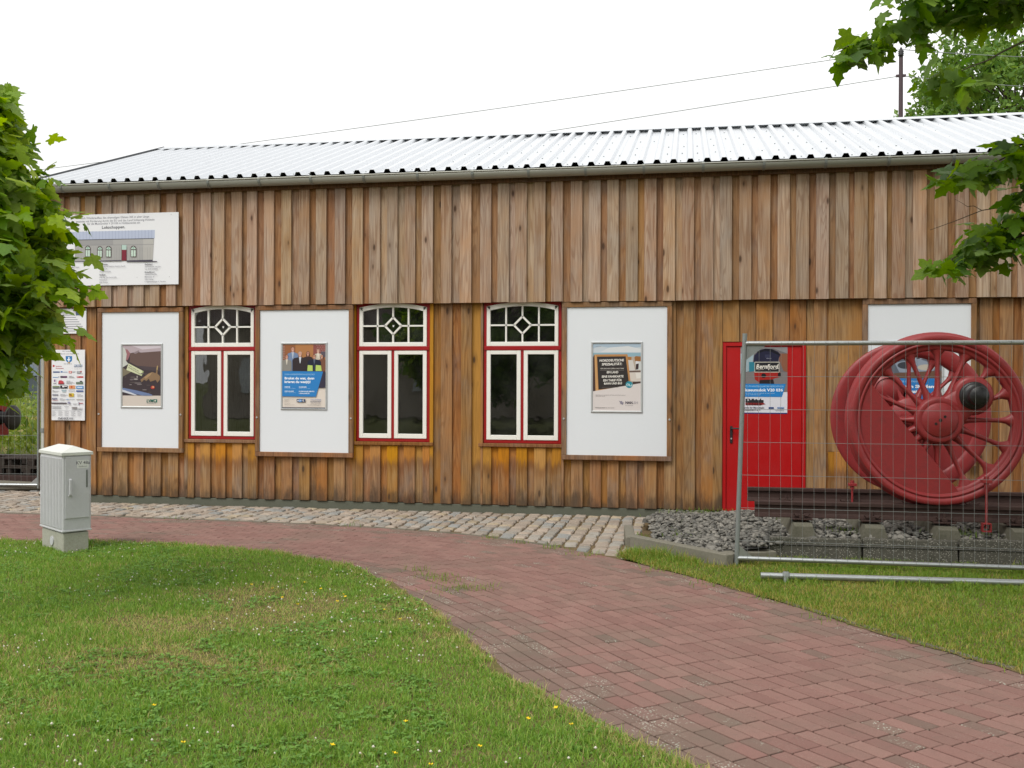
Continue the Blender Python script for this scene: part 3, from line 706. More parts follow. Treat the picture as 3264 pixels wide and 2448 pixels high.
x = 1.475
while x < XR - .25: x += random.uniform(.232, .248); LO2.append(x)
# upper cladding: cover boards over base boards
upc = MB(); upc.box(XL + .01, XR - .01, -.048, -.03, 2.72, 4.31); upc = upc.build('upper_cladding', W_UP_U, shed)
def unit_board(name, h, mat_, ch=.0035):
    m = MB(); m.cbox(-.5, .5, 0, 1, 0, h, 0.0001); o = m.build(name, mat_); d = o.data; bpy.data.objects.remove(o)
    return d
def board(par, a, b, z0, z1, y0, y1, mat_, jit=.0):
    """one sawn board with eased edges"""
    m = MB(); m.cbox(a, b, y0, y1, z0, z1, .003); o = m.build('board', mat_, par)
    o.location.y = random.uniform(-jit, jit); return o
for i, xr in enumerate(UP):
    wv = random.uniform(.142, .156); z0 = 2.708 + random.uniform(-.004, .004)
    board(upc, xr - wv, xr, z0, 4.31, -.102, -.0705, W_UP, .003)
    if i:
        gl, gr = UP[i - 1], xr - wv
        if gr - gl > .02: board(upc, gl - .024, gr + .024, z0 + .002, 4.31, -.068, -.05, W_UP_U if random.random() < .75 else W_UP, .001)
board(upc, UP[-1] - .02, XR, 2.71, 4.272, -.068, -.05, W_UP_U)
# lower cladding, cut round windows and door
loc_ = MB(); loc_.box(XL + .02, -8.9, .034, .043, .04, 2.7); loc_ = loc_.build('lower_cladding', W_LO_U, shed)
CUT = [(a - .005, b + .005) for a, b in WINS]
def lower_piece(a, b, y0, y1, m0, m1):
    """split [a,b] at window and door edges"""
    pts = sorted({a, b, *[e for c in CUT for e in c if a < e < b]})
    for p, q in zip(pts[:-1], pts[1:]):
        if q - p < .012: continue
        c = (p + q) / 2; under = any(u < c < v for u, v in CUT)
        near = any(u - .20 < c < v + .20 for u, v in CUT[:3])
        z0 = .045 + random.uniform(-.005, .005)
        if under: board(loc_, p + .0015, q - .0015, z0, WZ0 - .052, y0, y1, W_HO, .0015)
        elif near: board(loc_, p, q, z0, 2.76, y0, y1, W_HO if random.random() < .75 else m0, .0015)
        else: board(loc_, p, q, z0, 2.76, y0, y1, m0, .0015)
def lower_run(edges, x0, x1):
    prev = x0
    for xr in edges:
        wv = min(random.uniform(.142, .156), xr - x0 - .003); lower_piece(max(xr - wv, x0), xr, -.018, .011, W_LO, W_HO)
        gl, gr = prev, xr - wv
        if gr - gl > .015: lower_piece(max(gl - .022, x0 + .002), gr + .022, .0135, .0315, W_LO_U if random.random() < .75 else W_LO, W_HO)
        prev = xr
    if x1 - prev > .015: lower_piece(prev - .022, x1, .0135, .0315, W_LO_U, W_HO)
lower_run(LO + [.452], XL, .454)
lower_run(LO2, DOOR[1] + .003, XR)
for k in range(5):
    a = DOOR[0] + k * .205; board(loc_, a + .002, min(a + .203, DOOR[1]), 2.185, 2.76, (-.012 if k % 2 == 0 else .0135), (.011 if k % 2 == 0 else .0315), W_LO)
# corner posts
MB().cbox(XL - .012, XL + .05, -.026, .03, .03, 2.70, .003).build('corner_board', W_LO, shed)
MB().cbox(XL - .012, XL + .05, -.114, -.06, 2.705, 4.3, .003).build('corner_board', W_UP, shed)
# fascia and soffit
MB().cbox(XL - .1, XR + .1, -.140, -.112, 4.268, 4.37, .003).build('fascia', W_FASCIA, shed)
MB().cbox(XL - .1, XR + .1, -.1105, .0, 4.315, 4.345, .002).build('soffit', W_FASCIA, shed)

# ---- roof: ribbed sheets
sl = Vector((0, RIDGE[0] - EAVE[0], RIDGE[1] - EAVE[1])); slen = sl.length; slope = math.atan2(sl.z, sl.y)
roof = MB(); dy, dz = math.cos(slope), math.sin(slope)
roof.prism([(EAVE[0] + .012, EAVE[1] - .012), (3.5, 5.752), (7.24, 4.41), (7.24, 4.36), (3.5, 5.69), (EAVE[0] + .012, EAVE[1] - .06)], XL - .12, XR + .12, 'x')
roof = roof.build('roof', DARK, shed)
def roof_sheet_mesh():
    P = .207; V = []; F = []; prof = [(-.002, 0)]
    for k in range(5):
        c = .1035 + k * P; prof += [(c - .048, 0), (c - .026, .044), (c + .026, .044), (c + .048, 0)]
    prof += [(1.035, 0)]
    top = [(p[0], p[1]) for p in prof]; bot = [(p[0], p[1] - .0018) for p in prof]; n = len(top)
    for s_ in (0, slen - .02):
        for q in (top, bot):
            for (a, h) in q: V.append((a, s_, h))
    for i in range(n - 1):
        F += [(i, i + 1, 2 * n + i + 1, 2 * n + i), (n + i + 1, n + i, 3 * n + i, 3 * n + i + 1), (i + 1, i, n + i, n + i + 1), (2 * n + i, 2 * n + i + 1, 3 * n + i + 1, 3 * n + i)]
    m = MB(); m.add(V, F); o = m.build('roof_sheet', ROOFM); d = o.data; bpy.data.objects.remove(o); return d
rs = roof_sheet_mesh(); x = XL - .13; k = 0
while x < XR:
    share('roof_sheet', rs, roof, (x, EAVE[0], EAVE[1] + (.0022 if k % 2 else 0)), (1, 1, 1), (slope, 0, 0))
    share('roof_sheet', rs, roof, (x + 1.035, 7.26, EAVE[1]), (1, 1, 1), (slope, 0, math.pi)); x += 1.035; k += 1
XE = x
m = MB(); m.prism([(3.25, 5.735), (3.5, 5.828), (3.75, 5.735), (3.75, 5.739), (3.5, 5.833), (3.25, 5.739)], XL - .13, XE, 'x'); m.build('ridge_cap', ROOFM, roof)
m = MB()
for s_ in (-1, 1): pass
e0 = Vector((0, EAVE[0] - .004, EAVE[1] + .045)); e1 = Vector((0, 3.5, 5.83))
m.prism([(e0.y, e0.z + .012), (e1.y, e1.z + .012), (e1.y, e1.z - .11), (e0.y, e0.z - .11)], XL - .145, XL - .134, 'x')
m.build('verge_trim', metal('verge_steel', srgb(96, 98, 100), .5, .7), roof)
m = MB(); rsx = random.Random(5)
for i in range(int((XE - XL) / .207)):
    cx_ = XL - .13 + .1035 + i * .207 + .1035
    for j, s_ in enumerate((.12, .85, 1.6, 2.4, 3.2, 3.8)):
        if rsx.random() < .72:
            p = Vector((cx_ + rsx.uniform(-.02, .02), EAVE[0] + dy * (s_ + rsx.uniform(-.03, .03)), EAVE[1] + dz * s_ + .004)); p.z = EAVE[1] + (p.y - EAVE[0]) * math.tan(slope) + .002
            m.tube([p, p + Vector((0, -dz * .008, dy * .008))], .009, 6)
tag(m.build('roofing_screws', GALV_OLD, roof), kind='stuff')
# ---- gutter with brackets, downpipe at the left corner
gut = MB(); gy_, gzz, gr_ = -.222, 4.392, .075; arc = [(gy_ - gr_ * math.cos(a), gzz - gr_ * 1.15 * math.sin(a)) for a in np.linspace(0, math.pi, 13)]
arc2 = [(gy_ - (gr_ - .004) * math.cos(a), gzz - (gr_ * 1.15 - .004) * math.sin(a)) for a in np.linspace(math.pi, 0, 13)]
gut.prism(arc + arc2, XL - .16, XR + .16, 'x')
gut.tube([(XL - .16, gy_ - gr_, gzz + .004), (XR + .16, gy_ - gr_, gzz + .004)], .010, 10)
gut.prism(arc, XL - .162, XL - .158, 'x')
for f_ in range(len(gut.sm)): gut.sm[f_] = True if f_ < 24 else gut.sm[f_]
gutter = gut.build('gutter', ZINC, shed)
m = MB(); ro_ = [(gy_ - (gr_ + .006) * math.cos(a), gzz - (gr_ * 1.15 + .006) * math.sin(a)) for a in np.linspace(-.25, math.pi, 11)]; ri_ = [(gy_ - gr_ * math.cos(a), gzz - gr_ * 1.15 * math.sin(a)) for a in np.linspace(math.pi, -.25, 11)]
m.prism(ro_ + ri_, -.016, .016, 'x'); o = m.build('gutter_bracket', GALV_OLD); bm_ = o.data; bpy.data.objects.remove(o)
x = -8.62
while x < XR: share('gutter_bracket', bm_, gutter, (x, 0, 0)); x += .735
m = MB(); m.tube([(XL - .085, -.22, 4.31), (XL - .085, -.19, 4.2), (XL - .07, .0, 4.02), (XL - .07, .06, 3.9), (XL - .07, .06, .1), (XL - .07, .0, .02)], .045, 12); m.build('downpipe', ZINC, shed)
for z in (.95, 2.2, 3.4): m = MB(); m.tube([(XL - .07, .06, z - .03), (XL - .07, .06, z + .03)], .052, 12); m.build('pipe_clamp', GALV_OLD, shed)

# ---- windows
def window(x0, x1, sticker):
    W = x1 - x0; z0, z1 = WZ0, 2.735; cx_ = (x0 + x1) / 2
    def arch(xa, xb, zs, rise, n=15):
        return [(xa + (xb - xa) * i / n, zs + rise * (1 - ((2 * i / n) - 1) ** 2)) for i in range(n + 1)]
    YF, YB = .004, .085
    fr = MB(); t = .040
    fr.cbox(x0, x0 + t, YF, YB, z0, z1 + .02, .003); fr.cbox(x1 - t, x1, YF, YB, z0, z1 + .02, .003); fr.cbox(x0 + t, x1 - t, YF, YB, z0, z0 + .042, .003)
    top = arch(x0 + t, x1 - t, 2.665, .055); fr.prism([(x0 + t, 2.775)] + top + [(x1 - t, 2.775)], YF, YB)
    win = fr.build('window', RED_WIN, shed)
    tz0, tz1 = 2.085, 2.14
    MB().cbox(x0 + .002, x1 - .002, -.012, YB, tz0, tz1, .006).build('transom', RED_WIN, win)
    MB().cbox(cx_ - .019, cx_ + .019, YF - .003, YB, z0 + .042, tz0, .003).build('mullion', RED_WIN, win)
    # upper light
    a, b = x0 + t + .001, x1 - t - .001; s_ = MB(); y0, y1 = -.008, .05; f = .048
    s_.cbox(a, a + f, y0, y1, tz1, 2.668, .004); s_.cbox(b - f, b, y0, y1, tz1, 2.668, .004); s_.cbox(a + f, b - f, y0, y1, tz1, tz1 + .056, .004)
    hi = arch(a, b, 2.664, .053); lo = arch(a + f, b - f, 2.612, .055)
    s_.prism(lo + [(b, 2.664)] + hi[::-1] + [(a, 2.664)] if False else lo + hi[::-1], y0, y1)
    up_ = s_.build('transom_light', WHITE, win)
    ga, gb, g0 = a + f, b - f, tz1 + .056; q = .0105; zm = (g0 + 2.612) / 2 + .012; dd = .112
    def bar(p, q_, wd=.0105):
        p, q_ = Vector((p[0], 0, p[1])), Vector((q_[0], 0, q_[1])); d = (q_ - p).normalized(); nn = Vector((-d.z, 0, d.x)) * wd
        m = MB(); y0_, y1_ = -.002, .036
        A = [p + nn, p - nn, q_ - nn, q_ + nn]; m.prism([(v.x, v.z) for v in A], y0_, y1_); return m.build('glazing_bar', WHITE, win)
    zt = lambda x: 2.612 + .055 * (1 - ((2 * (x - ga) / (gb - ga)) - 1) ** 2)
    x1q, x3q = ga + (gb - ga) * .245, ga + (gb - ga) * .755
    for xx in (x1q, x3q): bar((xx, g0 - .002), (xx, zt(xx) + .002))
    bar((cx_, g0 - .002), (cx_, zm - dd + .004)); bar((cx_, zm + dd - .004), (cx_, zt(cx_) + .002))
    bar((ga - .002, zm), (cx_ - dd + .004, zm)); bar((cx_ + dd - .004, zm), (gb + .002, zm))
    for sx, sz in ((1, 1), (1, -1), (-1, 1), (-1, -1)): bar((cx_ + sx * (dd + .002), zm), (cx_, zm + sz * (dd + .002)), .012)
    m = MB(); pa = arch(ga - .004, gb + .004, 2.614, .055); m.prism([(ga - .004, g0 - .004)] + [(gb + .004, g0 - .004)] + pa[::-1], .020, .024); m.build('pane', GLASS, win)
    if sticker:
        m = MB(); m.prism([(cx_ - .013, zm + .014), (cx_ - .007, zm - .014), (cx_ + .007, zm - .014), (cx_ + .015, zm + .014), (cx_ + .004, zm + .009)], .0185, .0195); m.build('sticker', flat('dcdcd8'), win)
    # casements
    for (p, q_) in ((x0 + t + .001, cx_ - .020), (cx_ + .020, x1 - t - .001)):
        c = MB(); zb, zt_ = z0 + .043, tz0 - .002; y0, y1 = -.006, .05
        c.cbox(p, p + .053, y0, y1, zb, zt_, .004); c.cbox(q_ - .053, q_, y0, y1, zb, zt_, .004); c.cbox(p + .053, q_ - .053, y0, y1, zb, zb + .062, .004); c.cbox(p + .053, q_ - .053, y0, y1, zt_ - .052, zt_, .004)
        c.build('casement', WHITE, win)
        m = MB(); m.cbox(p + .05, q_ - .05, .012, .016, zb + .058, zt_ - .048, .001); m.build('pane', GLASS, win)
    m = MB(); m.cbox(x0 - .06, x1 + .055, -.045, .02, WZ0 - .048, WZ0 - .004, .004); m.build('sill', W_SILL, win)
for k, (a, b) in enumerate(WINS[:3]): window(a, b, k < 2)
# plain infill behind the end board
MB().box(WINS[3][0] - .004, WINS[3][1] + .004, .012, .03, WZ0 - .05, 2.74).build('window_shutter', W_LO, shed)

# ---- door
d = MB(); d.cbox(DOOR[0], DOOR[0] + .045, -.004, .05, -.08, DOOR[2] + .03, .003); d.cbox(DOOR[1] - .045, DOOR[1], -.004, .05, -.08, DOOR[2] + .03, .003); d.cbox(DOOR[0] + .045, DOOR[1] - .045, -.004, .05, DOOR[2] - .02, DOOR[2] + .03, .003)
door = MB().cbox(DOOR[0] + .048, DOOR[1] - .048, .012, .055, -.05, DOOR[2] - .023, .003).build('door', RED_DOOR, shed)
d.build('door_frame', RED_DOOR, door)
h = MB(); h.cbox(.548, .582, .0, .012, .90, 1.12, .008); h.tube([(.565, .004, 1.09), (.565, -.045, 1.09), (.60, -.05, 1.09), (.69, -.05, 1.09)], .010, 8); h.build('handle', BLACK, door)
h = MB(); h.tube([(.565, .001, .96), (.565, -.006, .96)], .011, 8); h.build('lock_cylinder', ALU, door)
m = MB(); m.box(DOOR[0] + .04, DOOR[1] - .04, .056, .09, -.05, 2.15); m.build('door_core', DARK, door)

# ================================================================== DISPLAY BOARDS AND FRAMED POSTERS
def display_board(x0, x1, z0, z1, label):
    b = empty('display_board', ((x0 + x1) / 2, -.02, z0), label, 'board', 'white display boards on the shed wall')
    def at(o): o.location = (-(x0 + x1) / 2, .02, -z0); return o
    f = .062; y0, y1 = -.076, -.024
    for (a, c, e, g_, mtr) in ((x0, x1, z0, z0 + f, 0), (x0, x1, z1 - f, z1, 0), (x0, x0 + f, z0 + f, z1 - f, 1), (x1 - f, x1, z0 + f, z1 - f, 1)):
        at(MB().cbox(a, c, y0, y1, e + (.001 if mtr else 0), g_ - (.001 if mtr else 0), .004).build('frame_rail', W_FRAME, b))
    at(MB().cbox(x0 + f - .003, x1 - f + .003, -.056, -.026, z0 + f - .003, z1 - f + .003, .001).build('panel', BOARDW, b))
    for xx in (x0 + .028, x1 - .028):
        m = MB(); m.tube([(xx, y0, z0 + .53), (xx, y0 - .012, z0 + .53)], [.014, .010], 10); at(m.build('bolt', ALU, b))
    return b
display_board(-8.19, -6.89, .668, 2.69, 'white display board in brown wooden frame holding the car interior poster')
display_board(-5.82, -4.42, .640, 2.70, 'white display board in wooden frame between two windows, holding the blue team poster')
display_board(-1.59, -.18, .664, 2.70, 'white display board in wooden frame holding the chalkboard poster')
display_board(2.14, 3.46, .664, 2.70, 'white display board partly hidden behind the red wheelset')

def poster_frame(x0, x1, z0, z1, label, y=-.0565):
    p = empty('framed_poster', ((x0 + x1) / 2, y, z0), label, 'poster', 'framed posters on the display boards')
    def at(o): o.location = (-(x0 + x1) / 2, -y, -z0); return o
    f = .026
    def rail(A, B, nx, nz):
        # rounded snap-frame bar from A to B, inner side towards (nx,nz), mitred
        m = MB(); V = []; prof = [(0, 0), (0, -.008), (.006, -.013), (.016, -.014), (.026, -.006), (.026, 0)]
        dx, dz = (B[0] - A[0]), (B[1] - A[1]); ln = math.hypot(dx, dz); dx /= ln; dz /= ln
        for q, sg in ((A, 1), (B, -1)):
            for (o_, yy) in prof: V.append((q[0] + nx * o_ + dx * o_ * sg, y + yy, q[1] + nz * o_ + dz * o_ * sg))
        n = len(prof); F = [(i, (i + 1) % n, n + (i + 1) % n, n + i) for i in range(n)] + [tuple(range(n)), tuple(range(2 * n - 1, n - 1, -1))]
        m.add(V, F); at(m.build('frame_rail', ALU, p))
    rail((x0, z1), (x1, z1), 0, -1); rail((x0, z0), (x1, z0), 0, 1); rail((x0, z0), (x0, z1), 1, 0); rail((x1, z0), (x1, z1), -1, 0)
    return p, at
def art_for(x0, x1, z0, z1, ax0, ay0, ax1, ay1, y):
    kx = (x1 - x0) / (ax1 - ax0); kz = (z1 - z0) / (ay1 - ay0)
    return Art(lambda a, b: (x0 + (a - ax0) * kx, z1 - (b - ay0) * kz), y, kz)

# poster 1: car interior, dog, tag, LVM
p, at = poster_frame(-7.835, -7.20, 1.284, 2.19, 'framed poster of a messy dark car interior with a tag and green lettering')
A = art_for(-7.812, -7.223, 1.307, 2.167, 130, 155, 960, 1480, -.058)
A.rect(130, 155, 960, 1480, 'cfc5bb').rect(130, 155, 960, 1245, '40363a')
A.poly([(130, 155), (960, 155), (960, 290), (640, 330), (420, 300), (300, 330), (270, 420), (130, 500)], 'b3a5ab').poly([(300, 155), (960, 155), (960, 215), (560, 250)], 'cdc4cb')
A.poly([(130, 190), (190, 240), (222, 350), (205, 490), (262, 560), (130, 640)], 'c3c6bf').poly([(190, 240), (222, 350), (205, 490), (250, 470), (300, 330), (240, 250)], '9a6a6e')
A.poly([(300, 332), (960, 285), (960, 640), (440, 600), (285, 520)], '66524d').poly([(420, 600), (960, 640), (960, 720), (600, 690)], '4c4246')
A.poly([(130, 640), (215, 690), (330, 730), (150, 830), (130, 860)], '7c7460').poly([(360, 320), (480, 265), (500, 300), (410, 345)], '8e7f83')
A.poly([(265, 550), (592, 722), (548, 822), (215, 690)], 'cfd3ae').poly([(560, 708), (592, 722), (548, 822), (540, 800)], '9fae7c')
A.text('Kleiner Liebling oder', 268, 600, 22, '4a4c3a', .01, rot=-.50).text('GROSSE KATASTROPHE', 252, 636, 22, '4a4c3a', .01, rot=-.50)
for (a, b, ra, rb) in ((360, 850, 60, 22), (330, 900, 40, 18), (420, 890, 50, 16), (450, 840, 14, 26), (370, 960, 80, 10), (470, 975, 80, 9), (200, 845, 18, 12), (560, 770, 40, 12), (640, 780, 34, 9), (500, 1005, 60, 8), (690, 1020, 40, 8), (610, 1120, 50, 8), (720, 1170, 40, 7), (310, 1010, 30, 8)):
    A.ell(a, b, ra, rb, random.choice(('8c8484', '6f6668', 'a39c98', '59504f')), 9)
A.poly([(520, 905), (600, 840), (690, 770), (770, 735), (850, 760), (862, 680), (878, 598), (897, 600), (888, 700), (884, 770), (945, 830), (940, 900), (882, 965), (850, 905), (790, 925), (735, 945), (700, 880), (650, 930), (600, 900), (550, 955)], '8a7055')
A.poly([(600, 850), (690, 780), (770, 745), (740, 800), (640, 880)], 'a88c68').poly([(862, 680), (878, 598), (897, 600), (888, 690)], 'b39a68')
A.ell(785, 1066, 42, 36, 'b8403c').ell(795, 1058, 22, 18, 'd9a06c')
A.poly([(130, 1075), (420, 1130), (700, 1195), (780, 1228), (770, 1245), (560, 1245), (300, 1180), (130, 1135)], '6d7ea4').poly([(130, 1115), (300, 1170), (460, 1235), (400, 1240), (240, 1195), (130, 1165)], 'c9cdd6')
A.text('LVM', 652, 1388, 66, '1f6b5e', .03, .15, width=160).rect(806, 1322, 880, 1388, '1f6b5e').poly([(820, 1340), (860, 1336), (850, 1372), (826, 1376)], 'cfc5bb').text('VERSICHERUNG', 660, 1418, 16, '77827c', width=215)
at(A.build(p))

# poster 2: team photograph
p, at = poster_frame(-5.452, -4.787, 1.278, 2.195, 'framed poster with a group of seven people above a blue block of German text')
A = art_for(-5.429, -4.81, 1.301, 2.172, 145, 140, 1065, 1525, -.058)
A.rect(145, 140, 1065, 1525, 'ddd3c8').rect(145, 140, 1065, 1080, '96613f').rect(420, 140, 800, 470, 'b07a4c').rect(145, 140, 200, 520, '8c5a48')
A.rect(800, 140, 1065, 360, '8a4f4a').rect(960, 300, 1065, 420, '5d5560')
for k in range(9): A.rect(152, 180 + k * 38, 190, 186 + k * 38, 'd8c6b4')
for k in range(16): a = 860 + (k % 4) * 52 + (k // 4 % 2) * 20; A.rect(a, 160 + (k // 4) * 42, a + 34, 166 + (k // 4) * 42, 'd2b8b0')
def person(a, b, s, skin, hair, top, inner=None, longhair=False, w=1.0, bot=720):
    sh = s * 1.95 * w
    if longhair: A.ell(a, b + s * .25, s * .72, s * 1.1, hair)
    A.poly([(a - s * .3, b + s * .6), (a + s * .3, b + s * .6), (a + s * .45, b + s * 1.05), (a + sh * .8, b + s * 1.4), (a + sh, b + s * 2.1), (a + sh, bot), (a - sh, bot), (a - sh, b + s * 2.1), (a - sh * .8, b + s * 1.4), (a - s * .45, b + s * 1.05)], top)
    if inner: A.poly([(a - s * .42, b + s * .95), (a + s * .42, b + s * .95), (a + s * .1, b + s * 3.2), (a - s * .1, b + s * 3.2)], inner)
    A.rect(a - s * .26, b + s * .5, a + s * .26, b + s * 1.05, skin); A.ell(a, b - s * .25, s * .62, s * .66, hair); A.ell(a, b, s * .54, s * .76, skin)
    A.rect(a - s * .36, b - s * .1, a - s * .12, b - s * .02, '54382e').rect(a + s * .12, b - s * .1, a + s * .36, b - s * .02, '54382e'); A.ell(a, b + s * .4, s * .2, s * .07, 'e6d4c8', 8)
person(365, 250, 62, 'c79480', '4a3328', '7387a8', 'b4bdcc'); person(905, 290, 48, 'd2a594', '9a7a58', 'c9bfae', 'e4dccf'); person(690, 345, 56, 'b98573', '2e2220', '3b2b2c', None, True)
person(985, 410, 50, 'c48f78', '38262a', '7c5240', None, True); person(240, 415, 52, 'c9917c', '4a3530', '8a8780', 'd8d0bf', False, 1.0)
person(525, 355, 62, 'cf9f8c', 'b0a498', '352d30', 'cfd4de', False, 1.35); person(828, 410, 54, 'bd8a74', '2c211e', '22263a', '5a6478', False, 1.35)
A.poly([(690, 590), (790, 600), (795, 720), (680, 720)], 'b6cf6a').poly([(860, 590), (970, 600), (985, 720), (855, 720)], 'b6cf6a').rect(815, 560, 840, 720, '3a3f52')
A.poly([(930, 740), (1065, 735), (1065, 1080), (900, 1080)], '3a3648')
A.poly([(145, 720), (1015, 730), (862, 1275), (145, 1270)], '2f7fc2')
A.text('UNSER KUNDENZENTRUM IN GLÜCKSTADT', 195, 808, 30, 'a9d0ee', 0, width=690)
A.text('Brukst du wat, dann', 195, 900, 50, 'f4f6f8', .035, width=675).text('kriegst du wat(t)!', 195, 978, 50, 'f4f6f8', .035, width=590)
A.text('ENERGIE', 198, 1078, 24, 'e8f2fa', .03, width=125).text('Strom, Gas, Wärme + Wallboxen', 198, 1102, 14, 'b9daf0', width=245).text('GLASFASER', 503, 1078, 24, 'e8f2fa', .03, width=175).text('Internet, Telefon, TV + mehr', 503, 1102, 14, 'b9daf0', width=255)
A.text('FORTUNA-BAD', 198, 1170, 24, 'e8f2fa', .03, width=210).text('Freibad + Hallenbad im Sommer', 198, 1194, 14, 'b9daf0', width=255).text('KOMMUNALER SERVICE', 503, 1172, 24, 'e8f2fa', .03, width=350).text('+ EINKAUFSWELTEN', 503, 1216, 24, 'e8f2fa', .03, width=240)
for k, t_ in enumerate(('Stadtwerke Glückstadt GmbH', 'Bohnstraße 35', '25348 Glückstadt', 'Kundencenter')): A.text(t_, 195, 1332 + k * 21, 12, '6b6560')
A.text('Telefon 04124 913', 195, 1434, 12, '6b6560').text('info@stadtwerke-glueckstadt.de', 195, 1456, 12, '6b6560')
A.rect(458, 1326, 640, 1390, '23375c').rect(505, 1330, 562, 1386, '4d8fd0').text('A', 468, 1378, 40, 'eef0f4', .03).text('und', 508, 1370, 20, 'eef0f4', .02, width=50).text('G', 578, 1378, 40, 'eef0f4', .03)
A.text('STADTWERKE', 745, 1352, 27, '6f83b0', .01, width=245).text('GLÜCKSTADT', 745, 1396, 30, '4a5270', .02, width=245).text('Wir Wasser. Energie. Glasfaser.', 752, 1430, 13, '5d5a62', width=235).text('www.stadtwerke-glueckstadt.de', 682, 1458, 14, '35323c', .01, width=305)
A.rect(145, 1506, 1065, 1525, '1c2440'); at(A.build(p))

# poster 3: chalkboard at the beach
p, at = poster_frame(-1.212, -.549, 1.277, 2.192, 'framed poster of a chalkboard on a beach with white hand lettering')
A = art_for(-1.189, -.572, 1.30, 2.169, 145, 110, 1175, 1570, -.058)
A.rect(145, 110, 1175, 1570, 'd8d0cd').rect(145, 110, 1175, 1150, 'c6ced4').poly([(145, 110), (1175, 110), (1175, 190), (700, 240), (300, 170), (145, 215)], 'a9bccb').poly([(500, 200), (900, 170), (1175, 230), (1175, 300), (300, 300)], 'd6d9da')
A.rect(145, 312, 1175, 400, '8fb0bd').rect(145, 395, 1175, 1150, 'b6a899')
A.poly([(145, 420), (180, 350), (215, 1140), (145, 1150)], '4a3430').poly([(880, 400), (975, 405), (970, 470), (890, 465)], 'a8743e').poly([(1035, 420), (1060, 385), (1175, 395), (1175, 500), (1050, 495)], '9c6a3a')
A.poly([(890, 475), (1000, 470), (1050, 690), (930, 715)], 'cfcac4').poly([(1060, 495), (1175, 500), (1175, 680), (1060, 690)], 'ccd0cf').poly([(1070, 540), (1130, 530), (1120, 670), (1060, 680)], '3f3032').poly([(1075, 490), (1140, 500), (1130, 545), (1060, 560)], 'd9d8da')
A.rect(930, 700, 1175, 735, '6b5a52').poly([(930, 740), (1175, 730), (1175, 945), (950, 920)], 'd2c9bf').poly([(1060, 750), (1175, 745), (1175, 860), (1080, 870)], 'e0dbd4').poly([(1000, 940), (1175, 930), (1175, 980), (1000, 1010)], '4a3a36')
A.poly([(180, 350), (888, 345), (955, 940), (900, 1040), (205, 1140)], 'b98652').poly([(180, 350), (215, 352), (262, 1130), (205, 1140)], 'c99a66')
A.poly([(235, 397), (848, 390), (918, 940), (880, 1040), (270, 1110)], '35302f')
A.poly([(145, 1150), (1175, 968), (1175, 1570), (145, 1570)], 'd8d0cd')
ch = 'ece8e0'
A.text('NORDDEUTSCHE', 548, 500, 48, ch, .03, .12, 'CENTER', .02, 530).text('SPEZIALITÄT:', 555, 582, 48, ch, .03, .12, 'CENTER', .02, 440).text('DER EINE-WEG-ÜBERS-LAND-TARIF', 560, 665, 24, 'cfcac2', .015, .1, 'CENTER', .01, 510)
A.rect(300, 690, 815, 694, '9c948c').text('EIN LAND', 568, 756, 46, ch, .03, .1, 'CENTER', .01, 250).text('EINE FAHRKARTE', 570, 848, 46, ch, .03, .1, 'CENTER', .02, 470).text('EIN TARIF FÜR', 566, 930, 46, ch, .03, .1, 'CENTER', .02, 400).text('BAHN UND BUS', 580, 996, 42, ch, .03, .1, 'CENTER', .02, 390)
A.rect(340, 1058, 700, 1062, '8a8078')
A.ell(925, 1000, 76, 74, '2d8c9c', 24); A.ell(895, 1005, 30, 26, 'cfe4e6', 12).ell(895, 1007, 20, 16, '2d8c9c', 12).rect(930, 985, 985, 1035, 'cfe4e6').rect(940, 978, 976, 1022, '2d8c9c')
A.text('Alle Infos auf www.nah.sh und unter der Servicenummer', 205, 1236, 17, '77706e', width=650).text('(0431) 660 19 449', 205, 1262, 17, '77706e', width=205)
A.poly([(705, 1345), (735, 1360), (770, 1352), (790, 1385), (812, 1378), (800, 1415), (790, 1440), (765, 1425), (740, 1415), (730, 1385)], '8c8694')
A.text('NAH', 845, 1414, 52, '544e58', .045, width=150).text('.', 998, 1414, 52, '544e58', .04).text('SH', 1022, 1414, 52, '9a949c', 0, width=85).text('Der Nahverkehr', 848, 1455, 15, '77707a', width=165)
A.text('Schleswig-Holstein.', 205, 1512, 19, '4f4a4a', .02, width=210).text('Der echte Norden.', 422, 1512, 19, '6a6462', 0, width=190).text('mein.nah.sh', 210, 180, 14, '5c6670', width=110)
at(A.build(p))

# poster 4: behind the wheelset
p, at = poster_frame(2.43, 3.09, 1.277, 2.192, 'framed poster with a blue text block seen through the wheel spokes')
A = art_for(2.453, 3.067, 1.30, 2.169, 0, 0, 100, 142, -.058)
A.rect(0, 0, 100, 142, 'd8d2ca').rect(0, 0, 100, 96, '5d6470').poly([(0, 0), (100, 0), (100, 30), (40, 36), (0, 24)], '9aa4b2').poly([(10, 40), (60, 34), (92, 46), (80, 62), (20, 60)], '8d97a6').ell(70, 50, 16, 6, 'b9b2a4').ell(30, 46, 14, 7, '3c4048').poly([(4, 62), (100, 56), (100, 72), (0, 74)], '6b4f40')
for k in range(8): A.rect(8 + k * 11, 30, 14 + k * 11, 33, '2c3038')
A.poly([(0, 72), (95, 72), (80, 120), (0, 120)], '2a78bb').text('UND SIE ENTSPANNT', 10, 80, 3.6, 'a6cdec').text('Können Sie dem', 8, 91, 6.0, 'f2f5f8', .035, width=80).text('Wasserzeichen', 8, 101, 6.0, 'f2f5f8', .035, width=66).text('vertrauen?', 8, 111, 6.0, 'f2f5f8', .035, width=52)
A.rect(60, 128, 92, 134, '4a5270'); at(A.build(p))

